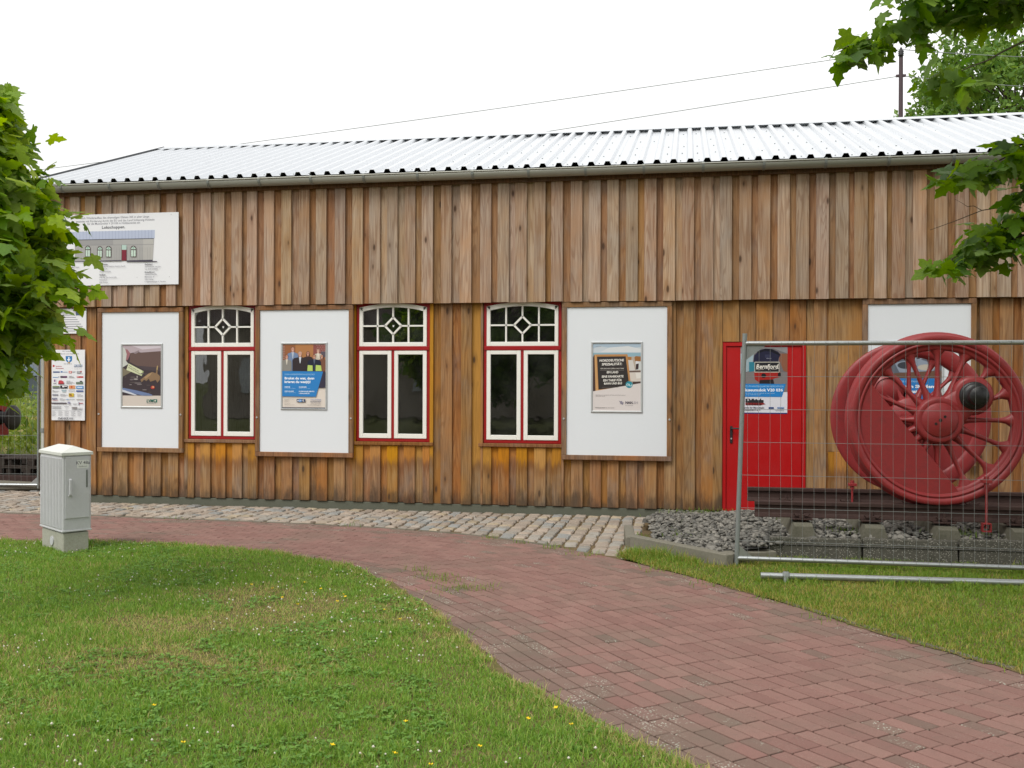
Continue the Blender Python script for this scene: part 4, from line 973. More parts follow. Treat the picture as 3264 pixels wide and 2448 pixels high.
# poster on the door
dp = empty('door_poster', (.96, .008, 1.28), 'unframed locomotive poster with chalk name plate stuck on the red door', 'poster')
A = art_for(.676, 1.252, 1.278, 2.118, 385, 230, 1120, 1262, .0105)
A.rect(385, 230, 1120, 1262, '1f3a78').rect(385, 230, 1120, 1245, 'dcdce4').rect(385, 230, 1120, 925, '6f6a6c')
A.poly([(385, 230), (1120, 230), (1120, 330), (900, 250), (620, 255), (480, 340), (385, 420)], '8d8a8c').poly([(385, 330), (600, 300), (560, 590), (385, 640)], '9fb4bc').rect(520, 460, 610, 620, '2f7d90').poly([(1000, 330), (1120, 330), (1120, 620), (1060, 600), (990, 430)], '8a5a44').poly([(385, 640), (620, 600), (1120, 620), (1120, 925), (385, 800)], '7e7878')
A.poly([(590, 470), (600, 360), (680, 280), (780, 250), (880, 262), (970, 300), (1015, 350), (985, 400), (970, 470)], '23243c').poly([(640, 300), (780, 256), (900, 270), (1010, 345), (1000, 362), (860, 300), (760, 292), (660, 330)], '14141e').rect(770, 345, 862, 395, '343650').text('V20 036', 790, 412, 14, '9a9cb0', .02, width=75)
A.poly([(600, 625), (1010, 615), (1015, 690), (900, 720), (860, 780), (690, 785), (610, 730)], 'a3241e').ell(750, 672, 38, 36, '17161a').ell(995, 655, 26, 34, '1c1a1e').poly([(690, 740), (900, 730), (915, 800), (680, 805)], '2a2224')
A.rect(606, 458, 994, 622, 'c9c6b8').rect(614, 468, 986, 612, '25262a').text('Bernfjord.', 628, 562, 68, 'eeeae0', .02, .18, width=345).rect(632, 575, 752, 581, 'b8b4a8').rect(862, 570, 952, 576, 'b8b4a8')
A.poly([(385, 798), (1095, 800), (1035, 1000), (385, 1002)], '2581c8').text('JETZT IM WINTERQUARTIER BESICHTIGEN', 415, 850, 24, 'a8d2f0', 0, width=620).text('Museumslok V20 036', 415, 915, 42, 'eef4fa', .035, width=610).text('Ansprechpartner: Verein Freunde der Marschbahn', 415, 952, 14, 'bcdcf2', width=490).text('Tel. 04124 937', 475, 975, 14, 'bcdcf2', width=220)
A.rect(465, 1030, 540, 1090, '25242a').rect(480, 1050, 750, 1095, '2b2a2e').poly([(465, 1095), (750, 1095), (780, 1112), (700, 1130), (465, 1130)], '8e2a28').rect(560, 1030, 600, 1052, '2b2a2e').rect(620, 1036, 650, 1052, '2b2a2e').rect(690, 1028, 712, 1052, '2b2a2e').rect(492, 1042, 520, 1062, 'c9cbd2')
for k in range(6): A.ell(490 + k * 42, 1116, 17, 16, '5b1c1c', 12)
A.text('Freunde der Marschbahn', 400, 1180, 26, '4a4a52', .02, .2, width=345).text('Glückstadt/BSW e. V.', 400, 1215, 24, '4a4a52', .02, .2, width=290)
A.rect(828, 1158, 908, 1184, '22417c').rect(962, 1156, 1068, 1184, '8ea4c8').text('GLÜCKSTADT', 966, 1180, 12, '2f4a80', .02, width=98).rect(935, 1206, 1070, 1212, '8a8c94')
o = A.build(dp); o.location = (-.96, -.008, -1.28)
MB().box(.676, 1.252, .0106, .0118, 1.278, 2.118).build('paper', flat('dcdce4'), dp).location = (-.96, -.008, -1.28)

# ---- information sign on the upper cladding
sg = empty('construction_sign', (-7.92, -.10, 3.0), 'large white information sign with a drawing of the shed, headed Lokschuppen', 'sign')
SX0, SX1, SZ0, SZ1 = -8.90, -6.93, 3.005, 4.005
MB().cbox(SX0, SX1, -.124, -.1125, SZ0, SZ1, .001).build('panel', SIGNW, sg).location = (7.92, .10, -3.0)
def smap(a, b):
    yt = 75 + (2105 - a) * .041; yb = 1225 + (2080 - a) * .026
    return SX0 + (a - 25) / 2070 * (SX1 - SX0), SZ0 + (yb - b) / (yb - yt) * (SZ1 - SZ0)
A = Art(smap, -.1245, 1.0 / 1180)
tc_ = '8a8a94'
A.text('Nach Wiederaufbau des ehemaligen Gleises 305 in alter Länge', 1075, 190, 34, tc_, .01, 0, 'CENTER', 0, 1250).text('entsteht mit Förderung durch die EU und das Land Schleswig-Holstein', 1085, 240, 34, tc_, .01, 0, 'CENTER', 0, 1420).text('für die Museumslok V 20 036 in Holzbauweise ein', 1065, 283, 34, tc_, .01, 0, 'CENTER', 0, 950).text('Lokschuppen.', 1063, 350, 46, '5e6066', .03, 0, 'CENTER', 0, 420, 1.1)
A.poly([(350, 415), (1722, 365), (1720, 498), (350, 545)], 'b9c2d8')
for k in range(26): a = 360 + k * 52.5; A.poly([(a, 412 - k * 1.9), (a + 4, 412 - k * 1.9), (a + 4, 543 - k * 1.8), (a, 543 - k * 1.8)], '9aa4c0')
A.poly([(440, 542), (1708, 500), (1690, 850), (440, 882)], 'a9a8a6').poly([(440, 542), (1060, 522), (1060, 610), (440, 628)], '9b9a9a').poly([(1540, 506), (1708, 500), (1690, 850), (1540, 850)], 'b6b4b0')
A.poly([(440, 536), (1710, 496), (1710, 508), (440, 548)], '55565c').poly([(440, 626), (1708, 594), (1708, 599), (440, 631)], '7c7c80')
for k in range(30): a = 460 + k * 41; A.poly([(a, 640), (a + 3, 640), (a + 3, 860), (a, 860)], '9d9c9c' if k % 3 else 'b3b2ae')
for (a, b, wv) in ((610, 628, 88), (808, 632, 82), (945, 628, 88), (1343, 620, 90)):
    A.poly([(a, b + 34), (a + wv * .2, b + 8), (a + wv * .5, b), (a + wv * .8, b + 8), (a + wv, b + 34), (a + wv, b + 180), (a, b + 180)], '4c3338')
    A.poly([(a + 9, b + 38), (a + wv * .5, b + 10), (a + wv - 9, b + 38), (a + wv - 9, b + 58), (a + 9, b + 58)], 'b4cdbf'); A.rect(a + 9, b + 72, a + wv * .46, b + 172, 'c3d8ca'); A.rect(a + wv * .54, b + 72, a + wv - 9, b + 172, 'c3d8ca'); A.ell(a + wv / 2, b + 36, 14, 12, '87a294', 8)
A.rect(1200, 612, 1278, 690, 'b4cdc4').rect(1198, 688, 1278, 858, '7c2436').poly([(1196, 610), (1203, 610), (1203, 860), (1196, 860)], '6a6a60')
A.poly([(355, 880), (440, 880), (1195, 852), (1195, 868), (445, 890), (355, 897)], '4a4654').poly([(1280, 856), (1690, 840), (1690, 858), (1765, 860), (1765, 872), (1280, 880)], '4a4654')
for (a, L_) in ((178, ((960, 'Bauherr:', 1), (992, 'Verein „Freunde der Marschbahn', 0), (1034, 'Glückstadt/BSW e. V.“', 0), (1076, 'Postfach 1204', 0), (1113, '25344 Glückstadt', 0), (1153, 'Bauverantwortlicher:', 1), (1193, 'Dipl.-Ing. Lutz Thieme', 0))), (845, ((935, 'Architektin:', 1), (968, 'Dipl.-Ing. Architektin Susanne Korth', 0), (1006, 'Am Fleth 31', 0), (1048, '25348 Glückstadt', 0), (1100, 'Statiker:', 1), (1140, 'Dipl.-Ing. Jan Lamerwitz', 0), (1180, 'Neuenweg 22', 0), (1220, '25361 Krempe', 0))),
                (1570, ((925, 'Bauleitung:', 1), (962, 'Zimmermeister Uwe Jahn', 0), (1002, 'Tel.: 0172 4190875', 0), (1050, 'Bauausführung:', 1), (1085, 'Zimmerei Uwe Jahn', 0), (1125, 'Mühlenkamp 10', 0), (1163, '25361 Krempe', 0), (1200, 'u. Eigenleistungen d. Vereins', 0)))):
    for (b, t_, bd) in L_: A.text(t_, a, b, 24, '77777c' if bd else '92929a', .035 if bd else .006, width=len(t_) * 12.8)
A.poly([(412, 1062), (470, 1055), (545, 1058), (560, 1075), (568, 1090), (555, 1104), (420, 1100), (410, 1085)], '332a44').rect(430, 1068, 460, 1078, '8a84a0')
for (a, b) in ((1985, 118), (1960, 1108), (670, 1146), (1450, 1122), (100, 200)): A.ell(a, b, 5, 5, '6a6a70', 8)
o = A.build(sg); o.location = (7.92, .10, -3.0)

# ---- sponsors' sign and the notice above it
sp = empty('sponsor_sign', (-8.66, -.02, 1.10), 'tall narrow white sign covered with sponsor logos, DANKE at the bottom', 'sign')
MB().cbox(-8.925, -8.405, -.038, -.0265, 1.10, 2.105, .001).build('panel', SIGNW, sp).location = (8.66, .02, -1.10)
A = art_for(-8.925, -8.405, 1.10, 2.105, 150, 530, 605, 1562, -.0385)
A.text('Wir danken allen', 380, 558, 15, '77777c', .01, 0, 'CENTER', 0, 200).text('Förderern und Unterstützern', 385, 596, 15, '77777c', .01, 0, 'CENTER', 0, 330)
A.poly([(343, 622), (432, 622), (430, 690), (388, 730), (345, 690)], '3a7ab4').poly([(375, 640), (398, 638), (392, 660), (410, 665), (395, 690), (385, 715), (378, 690), (362, 672), (380, 660)], 'e8eef4').ell(388, 718, 16, 8, 'c89a3a', 10).text('Stadt Glückstadt', 318, 740, 9, '5c5c62', .02, width=130)
A.rect(165, 752, 190, 780, 'c03038').text('Sparkasse', 205, 778, 15, 'c06068', .02, width=100).text('Westholstein', 205, 808, 15, 'c06068', .02, width=130)
A.text('STADTWERKE', 460, 762, 16, '6a8ab4', .02, width=132).text('GLÜCKSTADT', 460, 784, 17, '3e5a84', .03, width=132).text('Wir. Wasser. Energie.', 462, 812, 9, '8a8a90', width=125)
def rows(L_):
    for r_ in L_: A.rect(*r_)
rows(((170, 846, 262, 866, '5a6a94'), (275, 842, 300, 862, '4a78b8'), (304, 850, 368, 862, 'a8b8cc'), (386, 840, 428, 874, 'c8605c'), (396, 848, 416, 866, 'eed8d4'), (434, 846, 480, 852, 'a8a8ac'), (434, 858, 474, 864, 'a8a8ac'), (496, 842, 560, 850, '8a8a90'), (545, 838, 563, 858, 'b85c60'), (496, 862, 558, 872, '54545a'), (500, 878, 585, 883, 'b0b0b4'),
      (168, 928, 245, 938, '7c9cc8'), (245, 922, 258, 930, '5a5a62'), (272, 914, 364, 940, '4a3a4c'), (310, 916, 362, 936, '6a3a64'), (388, 912, 436, 917, 'a0a0a4'), (388, 924, 460, 929, 'a0a0a4'), (388, 936, 470, 941, 'a0a0a4'), (498, 916, 586, 938, 'c04c4c'), (506, 922, 518, 932, 'f0dcdc'),
      (175, 960, 216, 1034, 'e4e4e8'), (184, 966, 206, 1000, '8a6a90'), (178, 1016, 214, 1026, '6a6a74'), (246, 1026, 326, 1036, '5a5458'), (355, 984, 408, 989, '9c9ca0'), (355, 998, 440, 1003, '9c9ca0'), (355, 1012, 466, 1017, '9c9ca0'), (355, 1024, 430, 1029, '9c9ca0'), (488, 1000, 584, 1032, '6c7c6c'), (540, 984, 572, 998, '3c3c40'),
      (165, 1060, 262, 1076, '7c8c64'), (165, 1082, 262, 1096, '4c545c'), (272, 1052, 372, 1096, '2c2c30'), (300, 1056, 330, 1078, 'e8e8ea'), (334, 1060, 366, 1070, 'e8e8ea'), (390, 1050, 474, 1100, 'dc9c6c'), (416, 1058, 440, 1088, 'c05a3c'), (492, 1058, 590, 1100, '4c88c4'), (505, 1070, 576, 1088, 'cfe0f0'),
      (165, 1120, 190, 1126, 'a0a0a4'), (165, 1132, 255, 1137, 'a0a0a4'), (165, 1144, 240, 1149, 'a0a0a4'), (290, 1116, 356, 1130, '9cb4bc'), (300, 1136, 350, 1150, 'b4c4c8'), (384, 1118, 470, 1123, 'b0b0b4'), (384, 1134, 476, 1139, 'b0b0b4'), (492, 1122, 588, 1144, '54689c'),
      (165, 1180, 244, 1200, '8c8c98'), (272, 1178, 340, 1183, 'a0a0a4'), (272, 1190, 375, 1195, 'a0a0a4'), (272, 1202, 350, 1207, 'a0a0a4'), (390, 1164, 460, 1216, 'd2b83c'), (396, 1172, 430, 1190, '7c6a3c'), (400, 1196, 440, 1208, 'a03c34'), (504, 1180, 560, 1185, 'a0a0a4'), (504, 1194, 585, 1199, 'a0a0a4'), (504, 1206, 580, 1211, 'a0a0a4'),
      (160, 1268, 248, 1272, 'c86468'), (268, 1240, 310, 1245, 'a0a0a4'), (268, 1252, 350, 1257, 'a0a0a4'), (268, 1264, 330, 1269, 'a0a0a4'), (358, 1246, 385, 1262, '9cb4d0'), (388, 1248, 472, 1256, 'a8b0b8'), (496, 1248, 586, 1262, 'b0aca8'),
      (156, 1302, 364, 1322, '5c545c'), (376, 1288, 412, 1316, '9898b0'), (380, 1330, 430, 1335, 'a8a8ac'), (448, 1314, 512, 1319, 'a0a0a4'), (448, 1326, 500, 1331, 'a0a0a4'), (528, 1304, 586, 1316, 'b46068'), (526, 1292, 536, 1336, '6c6c88'),
      (162, 1354, 292, 1360, '8c8c90'), (162, 1370, 285, 1376, '8c8c90'), (162, 1388, 292, 1394, '8c8c90'), (330, 1352, 390, 1358, '9c9ca4'), (340, 1376, 380, 1380, 'a8a8b0'), (350, 1396, 370, 1400, '9c9ca4'), (434, 1366, 508, 1388, '8a8484'), (516, 1370, 578, 1386, 'd4d4d6'), (434, 1400, 580, 1406, '77777c'), (154, 1416, 582, 1419, 'a0a0a4')))
A.poly([(246, 1026), (256, 980), (290, 975), (318, 990), (326, 1026)], 'c0444c').text('AKN', 160, 1260, 28, '4a4a70', .04, 0, width=88)
for k in range(5):
    for j in range(5): A.rect(160 + k * 88, 1426 + j * 16, 160 + k * 88 + 40 + (k * 7 + j * 13) % 26, 1431 + j * 16, 'a4a4a8')
A.text('DANKE !!!!!', 245, 1546, 27, '5a5a62', .03, .2, width=245)
o = A.build(sp); o.location = (8.66, .02, -1.10)
ns = empty('notice_sign', (-8.66, -.02, 2.335), 'small white notice just above the sponsor sign, mostly behind maple leaves', 'sign')
MB().cbox(-8.925, -8.385, -.038, -.0265, 2.335, 2.69, .001).build('panel', SIGNW, ns).location = (8.66, .02, -2.335)
A = art_for(-8.925, -8.385, 2.335, 2.69, 0, 0, 100, 66, -.0385)
for k in range(9): A.rect(8, 10 + k * 6, 60 + (k * 37) % 32, 12 + k * 6, '9c9ca4')
A.rect(70, 6, 90, 18, '5a6a84'); o = A.build(ns); o.location = (8.66, .02, -2.335)

# ================================================================== TRACK, GRAVEL AND WHEELSET
NEAR_Y, FAR_Y = -2.95, -1.445
NEAR_Z, FAR_Z = .525, .500                     # rail tops
# gravel bed
def bed_z(x, y):
    a = min(1, max(0, (x + .1) / 1.0)); b = min(1, max(0, (-y - .15) / .9))
    tr_ = min(1, max(0, (x - .85) / .3)) * min(1, max(0, (-y - .9) / .4))
    return .015 + .05 * b + .115 * (a * a * (3 - 2 * a)) * b + .055 * tr_ * min(1, max(0, (y + 3.27) / .22))
GBED = [(-.45, -1.0), (-.33, -2.55), (.30, -3.56), (.76, -3.46), (.80, -3.29), (6.4, -3.20), (6.4, -.06), (-.3, -.06)]
V = []; F = []; nx, ny = 46, 24
for i in range(nx):
    for j in range(ny):
        x = -.5 + i * .155; y = -3.62 + j * .155; V.append((x, y, bed_z(x, y) - .02))
for i in range(nx - 1):
    for j in range(ny - 1):
        c = np.array([(V[i * ny + j][0] + .07, V[i * ny + j][1] + .07)])
        if inpoly(c, GBED)[0]: F.append((i * ny + j, (i + 1) * ny + j, (i + 1) * ny + j + 1, i * ny + j + 1))
m = MB(); m.add(V, F); tag(m.build('gravel_bed', GRAVEL), kind='structure')
G = np.c_[rng.uniform(-.5, 5.9, 19000), rng.uniform(-3.6, -.06, 19000)]; G = G[inpoly(G, GBED)][:13500]
ico = []; f5 = (1 + 5 ** .5) / 2
ico = np.array([(-1, f5, 0), (1, f5, 0), (-1, -f5, 0), (1, -f5, 0), (0, -1, f5), (0, 1, f5), (0, -1, -f5), (0, 1, -f5), (f5, 0, -1), (f5, 0, 1), (-f5, 0, -1), (-f5, 0, 1)]) / 1.9
icf = np.array([(0, 11, 5), (0, 5, 1), (0, 1, 7), (0, 7, 10), (0, 10, 11), (1, 5, 9), (5, 11, 4), (11, 10, 2), (10, 7, 6), (7, 1, 8), (3, 9, 4), (3, 4, 2), (3, 2, 6), (3, 6, 8), (3, 8, 9), (4, 9, 5), (2, 4, 11), (6, 2, 10), (8, 6, 7), (9, 8, 1)])
n = len(G); sc = rng.uniform(.014, .030, n) * np.where(rng.uniform(0, 1, n) < .25, 1.55, 1); S3 = sc[:, None] * np.c_[rng.uniform(.8, 1.5, n), rng.uniform(.7, 1.2, n), rng.uniform(.3, .65, n)]
an = rng.uniform(0, 6.28, n); tl = rng.normal(0, .45, n)
VV = ico[None] * rng.uniform(.6, 1.35, (n, 12, 1)) * S3[:, None, :]
c_, s_ = np.cos(tl)[:, None], np.sin(tl)[:, None]; VV[:, :, 1], VV[:, :, 2] = VV[:, :, 1] * c_ - VV[:, :, 2] * s_, VV[:, :, 1] * s_ + VV[:, :, 2] * c_
c_, s_ = np.cos(an)[:, None], np.sin(an)[:, None]; VV[:, :, 0], VV[:, :, 1] = VV[:, :, 0] * c_ - VV[:, :, 1] * s_, VV[:, :, 0] * s_ + VV[:, :, 1] * c_
zb = np.array([bed_z(*p) for p in G]) + rng.uniform(-.012, .022, n); VV += np.c_[G, zb][:, None, :]
tag(np_mesh('track_gravel', VV.reshape(-1, 3), (np.arange(n)[:, None, None] * 12 + icf[None]).reshape(-1, 3), GRAVEL, rnd=np.repeat(rng.uniform(0, 1, n), 20)), 'dark grey slate gravel round the display track', 'gravel', kind='stuff')
# kerb stones round the gravel
def kerbstone(p, q, w_, h, label, z0=-.1):
    p, q = Vector((*p, 0)), Vector((*q, 0)); d = (q - p); ln = d.length; a = math.atan2(d.y, d.x)
    o = MB().cbox(0, ln, 0, w_, z0, h, .008).build('kerb_stone', CONC, None, (p.x, p.y, 0), a); return tag(o, label, 'kerb', 'kerb stones round the gravel bed')
kerbstone((-.50, -2.74), (-.57, -1.90), .10, .10, 'short concrete kerb stone between cobbles and gravel, square to the shed').rotation_euler.z = math.atan2(.84, -.07) ; bpy.context.view_layer.update()
kerbstone((-.56, -2.76), (.36, -3.72), .10, .115, 'slanting concrete kerb stone at the grassy corner of the gravel bed')
kerbstone((.33, -3.66), (.83, -3.40), .16, .11, 'broken concrete block lying at the foot of the fence post')
# concrete slabs retaining the gravel
for k, (a, b, h, lean) in enumerate(((.775, 1.600, .222, 0), (1.615, 2.435, .232, .012), (2.452, 3.30, .250, .02), (3.315, 4.14, .250, 0), (4.155, 4.98, .25, 0))):
    m = MB(); m.cbox(0, b - a, 0, .07, -.1, h, .008)
    m.v = [(x + (lean * 2 if x > .5 else 0) * (h - z), y - .02 + z * .05, z + (x - .4) * .006) for x, y, z in m.v]
    o = m.build('retaining_slab', AGG, None, (a, -3.285, 0))
    tag(o, ('speckled concrete slab at the left end of the row below the rails', 'speckled concrete slab second from the fence post below the rails', 'speckled concrete slab below the wheelset, third from the fence post', 'speckled concrete slab fourth from the fence post', 'speckled concrete slab fifth from the fence post')[k], 'slab', 'slabs edging the display track')
# sleepers
for k in range(7):
    x = 1.095 + k * .645; m = MB(); t_ = .335
    def ring(y, s_, dz): return [(-.15 * s_, y, .12), (.15 * s_, y, .12), (.085 * s_, y, t_ + dz), (-.085 * s_, y, t_ + dz)]
    V = ring(-3.19, 1, -.02) + ring(-3.12, 1, .0) + ring(-1.32, 1, -.022) + ring(-1.2, 1, -.03)
    F = [(0, 1, 2, 3), (15, 14, 13, 12)] + [(l * 4 + i, (l + 1) * 4 + i, (l + 1) * 4 + (i + 1) % 4, l * 4 + (i + 1) % 4) for l in range(3) for i in range(4)]
    m.add(V, F); o = m.build('concrete_sleeper', SLEEP, None, (x, 0, 0))
    tag(o, ('concrete sleeper nearest the loose ends of the rails', 'second concrete sleeper from the loose rail ends', 'concrete sleeper under the front wheel of the wheelset', 'fourth concrete sleeper from the loose rail ends', 'fifth concrete sleeper from the loose rail ends', 'sixth concrete sleeper from the loose rail ends', 'seventh concrete sleeper from the loose rail ends')[k], 'sleeper', 'sleepers of the display track')
# rails
def rail(y, zt, x0, x1, label):
    b = zt - .152; pr = [(-.064, b), (.064, b), (.064, b + .010), (.018, b + .024), (.0085, b + .04), (.0085, b + .105), (.034, b + .116), (.035, b + .145), (.027, b + .152), (-.027, b + .152), (-.035, b + .145), (-.034, b + .116), (-.0085, b + .105), (-.0085, b + .04), (-.018, b + .024), (-.064, b + .010)]
    m = MB(); m.prism([(p[0] + y, p[1]) for p in pr], x0, x1, 'x'); r_ = m.build('rail', RUST); tag(r_, label, 'rail', 'rails of the display track')
    c = MB(); c.cbox(-.10, .10, -.105, .105, -.016, -.001, .003)
    for s_ in (-1, 1):
        c.cbox(-.025, .025, s_ * .08 - .022, s_ * .08 + .022, .0, .038, .004); c.tube([(0, s_ * .08, .038), (0, s_ * .08, .066)], .017, 6); c.tube([(0, s_ * .08, .066), (0, s_ * .08, .082)], .010, 6)
        c.tube([(-.075, s_ * .085, .045), (-.055, s_ * .08, .02), (0, s_ * .078, .024), (.055, s_ * .08, .02), (.075, s_ * .085, .045)], .008, 6)
    o = c.build('rail_clip', RUST); d = o.data; bpy.data.objects.remove(o)
    for k in range(7): share('rail_clip', d, r_, (1.095 + k * .645, y, b))
rail(NEAR_Y, NEAR_Z, .66, 5.6, 'rusty rail nearer the concrete slabs, under the front wheel')
rail(FAR_Y, FAR_Z, .68, 5.6, 'rusty rail nearer the shed wall, under the rear wheel')

# ---- locomotive driving wheelset
WX = 2.335; RT = .80; AX_Z = NEAR_Z + RT + .002
ws = empty('locomotive_wheelset', (WX, (NEAR_Y + FAR_Y) / 2, NEAR_Z), 'dark red spoked steam locomotive wheelset standing on the rails', 'wheelset')
def wheel(yc, sgn, crank_ang, zc, dx=0.0):
    """sgn -1: outer face towards the viewer"""
    def M_(pts): return pts
    prof = [(RT - .008, -.072), (RT, -.060), (RT + .004, .030), (RT + .018, .042), (RT + .030, .052), (RT + .031, .062), (RT + .022, .074), (RT - .02, .078), (.735, .078), (.70, .070), (.672, .058), (.655, .03), (.652, 0), (.656, -.032), (.668, -.046), (.69, -.050), (.702, -.052), (.704, -.064), (.712, -.071), (.728, -.073), (.731, -.062), (.737, -.062), (.740, -.073)]
    rim = MB(); rim.lathe(prof[::-1], 96, closed=True)
    S_ = Matrix.Diagonal((1, -sgn, 1, 1))
    def put(mb, name, mat_, par):
        mb.v = [(v[0], -sgn * v[1], v[2]) for v in mb.v]
        if sgn > 0: mb.f = [f[::-1] for f in mb.f]
        o = mb.build(name, mat_, par); return o
    wl = put(rim, 'wheel', WHEEL_RED, ws); wl.location = (dx, yc - (NEAR_Y + FAR_Y) / 2, zc - NEAR_Z)
    # hub
    hub = MB(); hub.lathe([(.001, .09), (.20, .09), (.215, .07), (.222, 0), (.222, -.075), (.208, -.10), (.198, -.106), (.165, -.107), (.160, -.104), (.156, -.118), (.150, -.124), (.001, -.124)], 48); put(hub, 'hub', WHEEL_RED, wl)
    for q in (-1, 0, 1):
        b = MB(); a_ = R(40); b.tube([(q * .052 * math.cos(a_), -.1245, q * .052 * math.sin(a_)), (q * .052 * math.cos(a_), -.127, q * .052 * math.sin(a_))], .016 if q == 0 else .013, 12); put(b, 'centre_hole', GREASE if q else RUST, wl)
    # crank boss and pin
    ca, sa = math.cos(crank_ang), math.sin(crank_ang); thr = .375; px, pz = thr * ca, thr * sa
    from_h = []
    for i in range(40):
        a_ = 2 * math.pi * i / 40; d_ = (math.cos(a_ - crank_ang))
        # convex hull of hub circle and boss circle
        r1, r2 = .16, .13; lim = (r1 - r2) / thr
        if d_ > lim: from_h.append((px + r2 * math.cos(a_), pz + r2 * math.sin(a_)))
        else: from_h.append((r1 * math.cos(a_), r1 * math.sin(a_)))
    boss = MB(); n_ = 40; cxm, czm = px * .5, pz * .5
    L3 = [(1.0, .06), (1.0, -.06), (.985, -.082), (.93, -.098)]
    V = [];
    for (sc_, yy) in L3:
        for (a_, b_) in from_h: V.append((cxm + (a_ - cxm) * sc_, yy, czm + (b_ - czm) * sc_))
    F = [(l * n_ + i, l * n_ + (i + 1) % n_, (l + 1) * n_ + (i + 1) % n_, (l + 1) * n_ + i) for l in range(3) for i in range(n_)] + [tuple(range(3 * n_, 4 * n_))]
    boss.lathe([(.001, .05), (.175, .05), (.185, .0), (.185, -.07), (.172, -.092), (.15, -.102), (.001, -.104)], 32, M=Matrix.Translation((px, 0, pz)))
    boss.add(V, [f[::-1] for f in F], smooth=True); put(boss, 'crank_boss', WHEEL_RED, wl)
    pin = MB(); pin.lathe([(.128, -.095), (.130, -.125), (.120, -.132), (.112, -.135), (.112, -.165), (.106, -.170), (.088, -.172), (.086, -.285), (.080, -.295), (.001, -.295)], 36, M=Matrix.Translation((px, 0, pz))); put(pin, 'crank_pin', GREASE, wl)
    # spokes
    for k in range(16):
        a_ = R(90) + k * 2 * math.pi / 16; c2, s2 = math.cos(a_), math.sin(a_); tx, tz = -s2, c2
        sp_ = MB(); rr_ = [.19, .25, .30, .38, .48, .56, .605, .642, .68]; wd = [.052, .036, .026, .022, .020, .023, .034, .060, .105]; dp_ = [.072, .062, .052, .042, .036, .036, .038, .044, .048]
        sp_.tube([(c2 * r_, .004, s2 * r_) for r_ in rr_], [(w_, d_) for w_, d_ in zip(wd, dp_)], 12, flatten=(tx, 0, tz)); put(sp_, 'spoke', WHEEL_RED, wl)
    # counterweight: circular segment opposite the crank
    oa = crank_ang + math.pi; hd = .265; rc_ = .698; half = math.acos(hd / rc_)
    seg = [(rc_ * math.cos(oa - half + 2 * half * i / 28), rc_ * math.sin(oa - half + 2 * half * i / 28)) for i in range(29)]
    cwm = MB(); cx0 = sum(p[0] for p in seg) / 29; cz0 = sum(p[1] for p in seg) / 29; V = []
    for (sc_, yy) in ((1, .055), (1, -.042), (.985, -.052)):
        for p_ in seg: V.append((cx0 + (p_[0] - cx0) * sc_, yy, cz0 + (p_[1] - cz0) * sc_))
    n_ = 29; F = [(l * n_ + i, l * n_ + (i + 1) % n_, (l + 1) * n_ + (i + 1) % n_, (l + 1) * n_ + i) for l in range(2) for i in range(n_)] + [tuple(range(2 * n_, 3 * n_)), tuple(range(n_))[::-1]]
    cwm.add(V, [f[::-1] for f in F]); put(cwm, 'counterweight', WHEEL_RED, wl)
wheel(NEAR_Y - .005, -1, R(38), NEAR_Z + RT)
wheel(FAR_Y + .005, 1, R(128), FAR_Z + RT, .06)
m = MB(); m.tube([(0, NEAR_Y + .05 - (NEAR_Y + FAR_Y) / 2, RT), (.06, FAR_Y - .05 - (NEAR_Y + FAR_Y) / 2, RT - .025)], .095, 24); m.build('axle', WHEEL_RED, ws)
# tie rods that clamp the wheels to the track
for (x, y, z0, z1, lab) in ((2.73, -3.11, .30, .80, 'thin red threaded tie rod clamped to the rim of the front wheel'), (1.78, -1.62, .28, .60, 'thin red tie rod beside the rear wheel near the shed')):
    t_ = empty('tie_rod', (x, y, z0), lab, 'rod', 'tie rods holding the wheelset')
    m = MB(); m.tube([(0, 0, .03), (0, 0, z1 - z0)], .011, 8); m.build('rod', WHEEL_RED, t_)
    m = MB(); m.cbox(-.04, .04, -.03, .03, 0, .012, .002); m.cbox(-.04, -.03, -.03, .03, .012, .07, .002); m.cbox(.03, .04, -.03, .03, .012, .07, .002); m.cbox(-.04, .04, -.03, .03, .07, .082, .002); m.build('shackle', WHEEL_RED, t_)
    m = MB(); m.cbox(-.04, .045, -.03, .05, z1 - z0 - .05, z1 - z0 - .02, .003); m.tube([(0, 0, z1 - z0 - .02), (0, 0, z1 - z0 + .012)], .022, 6); m.tube([(0, 0, z1 - z0 - .085), (0, 0, z1 - z0 - .05)], .022, 6); m.build('clamp', WHEEL_RED, t_)

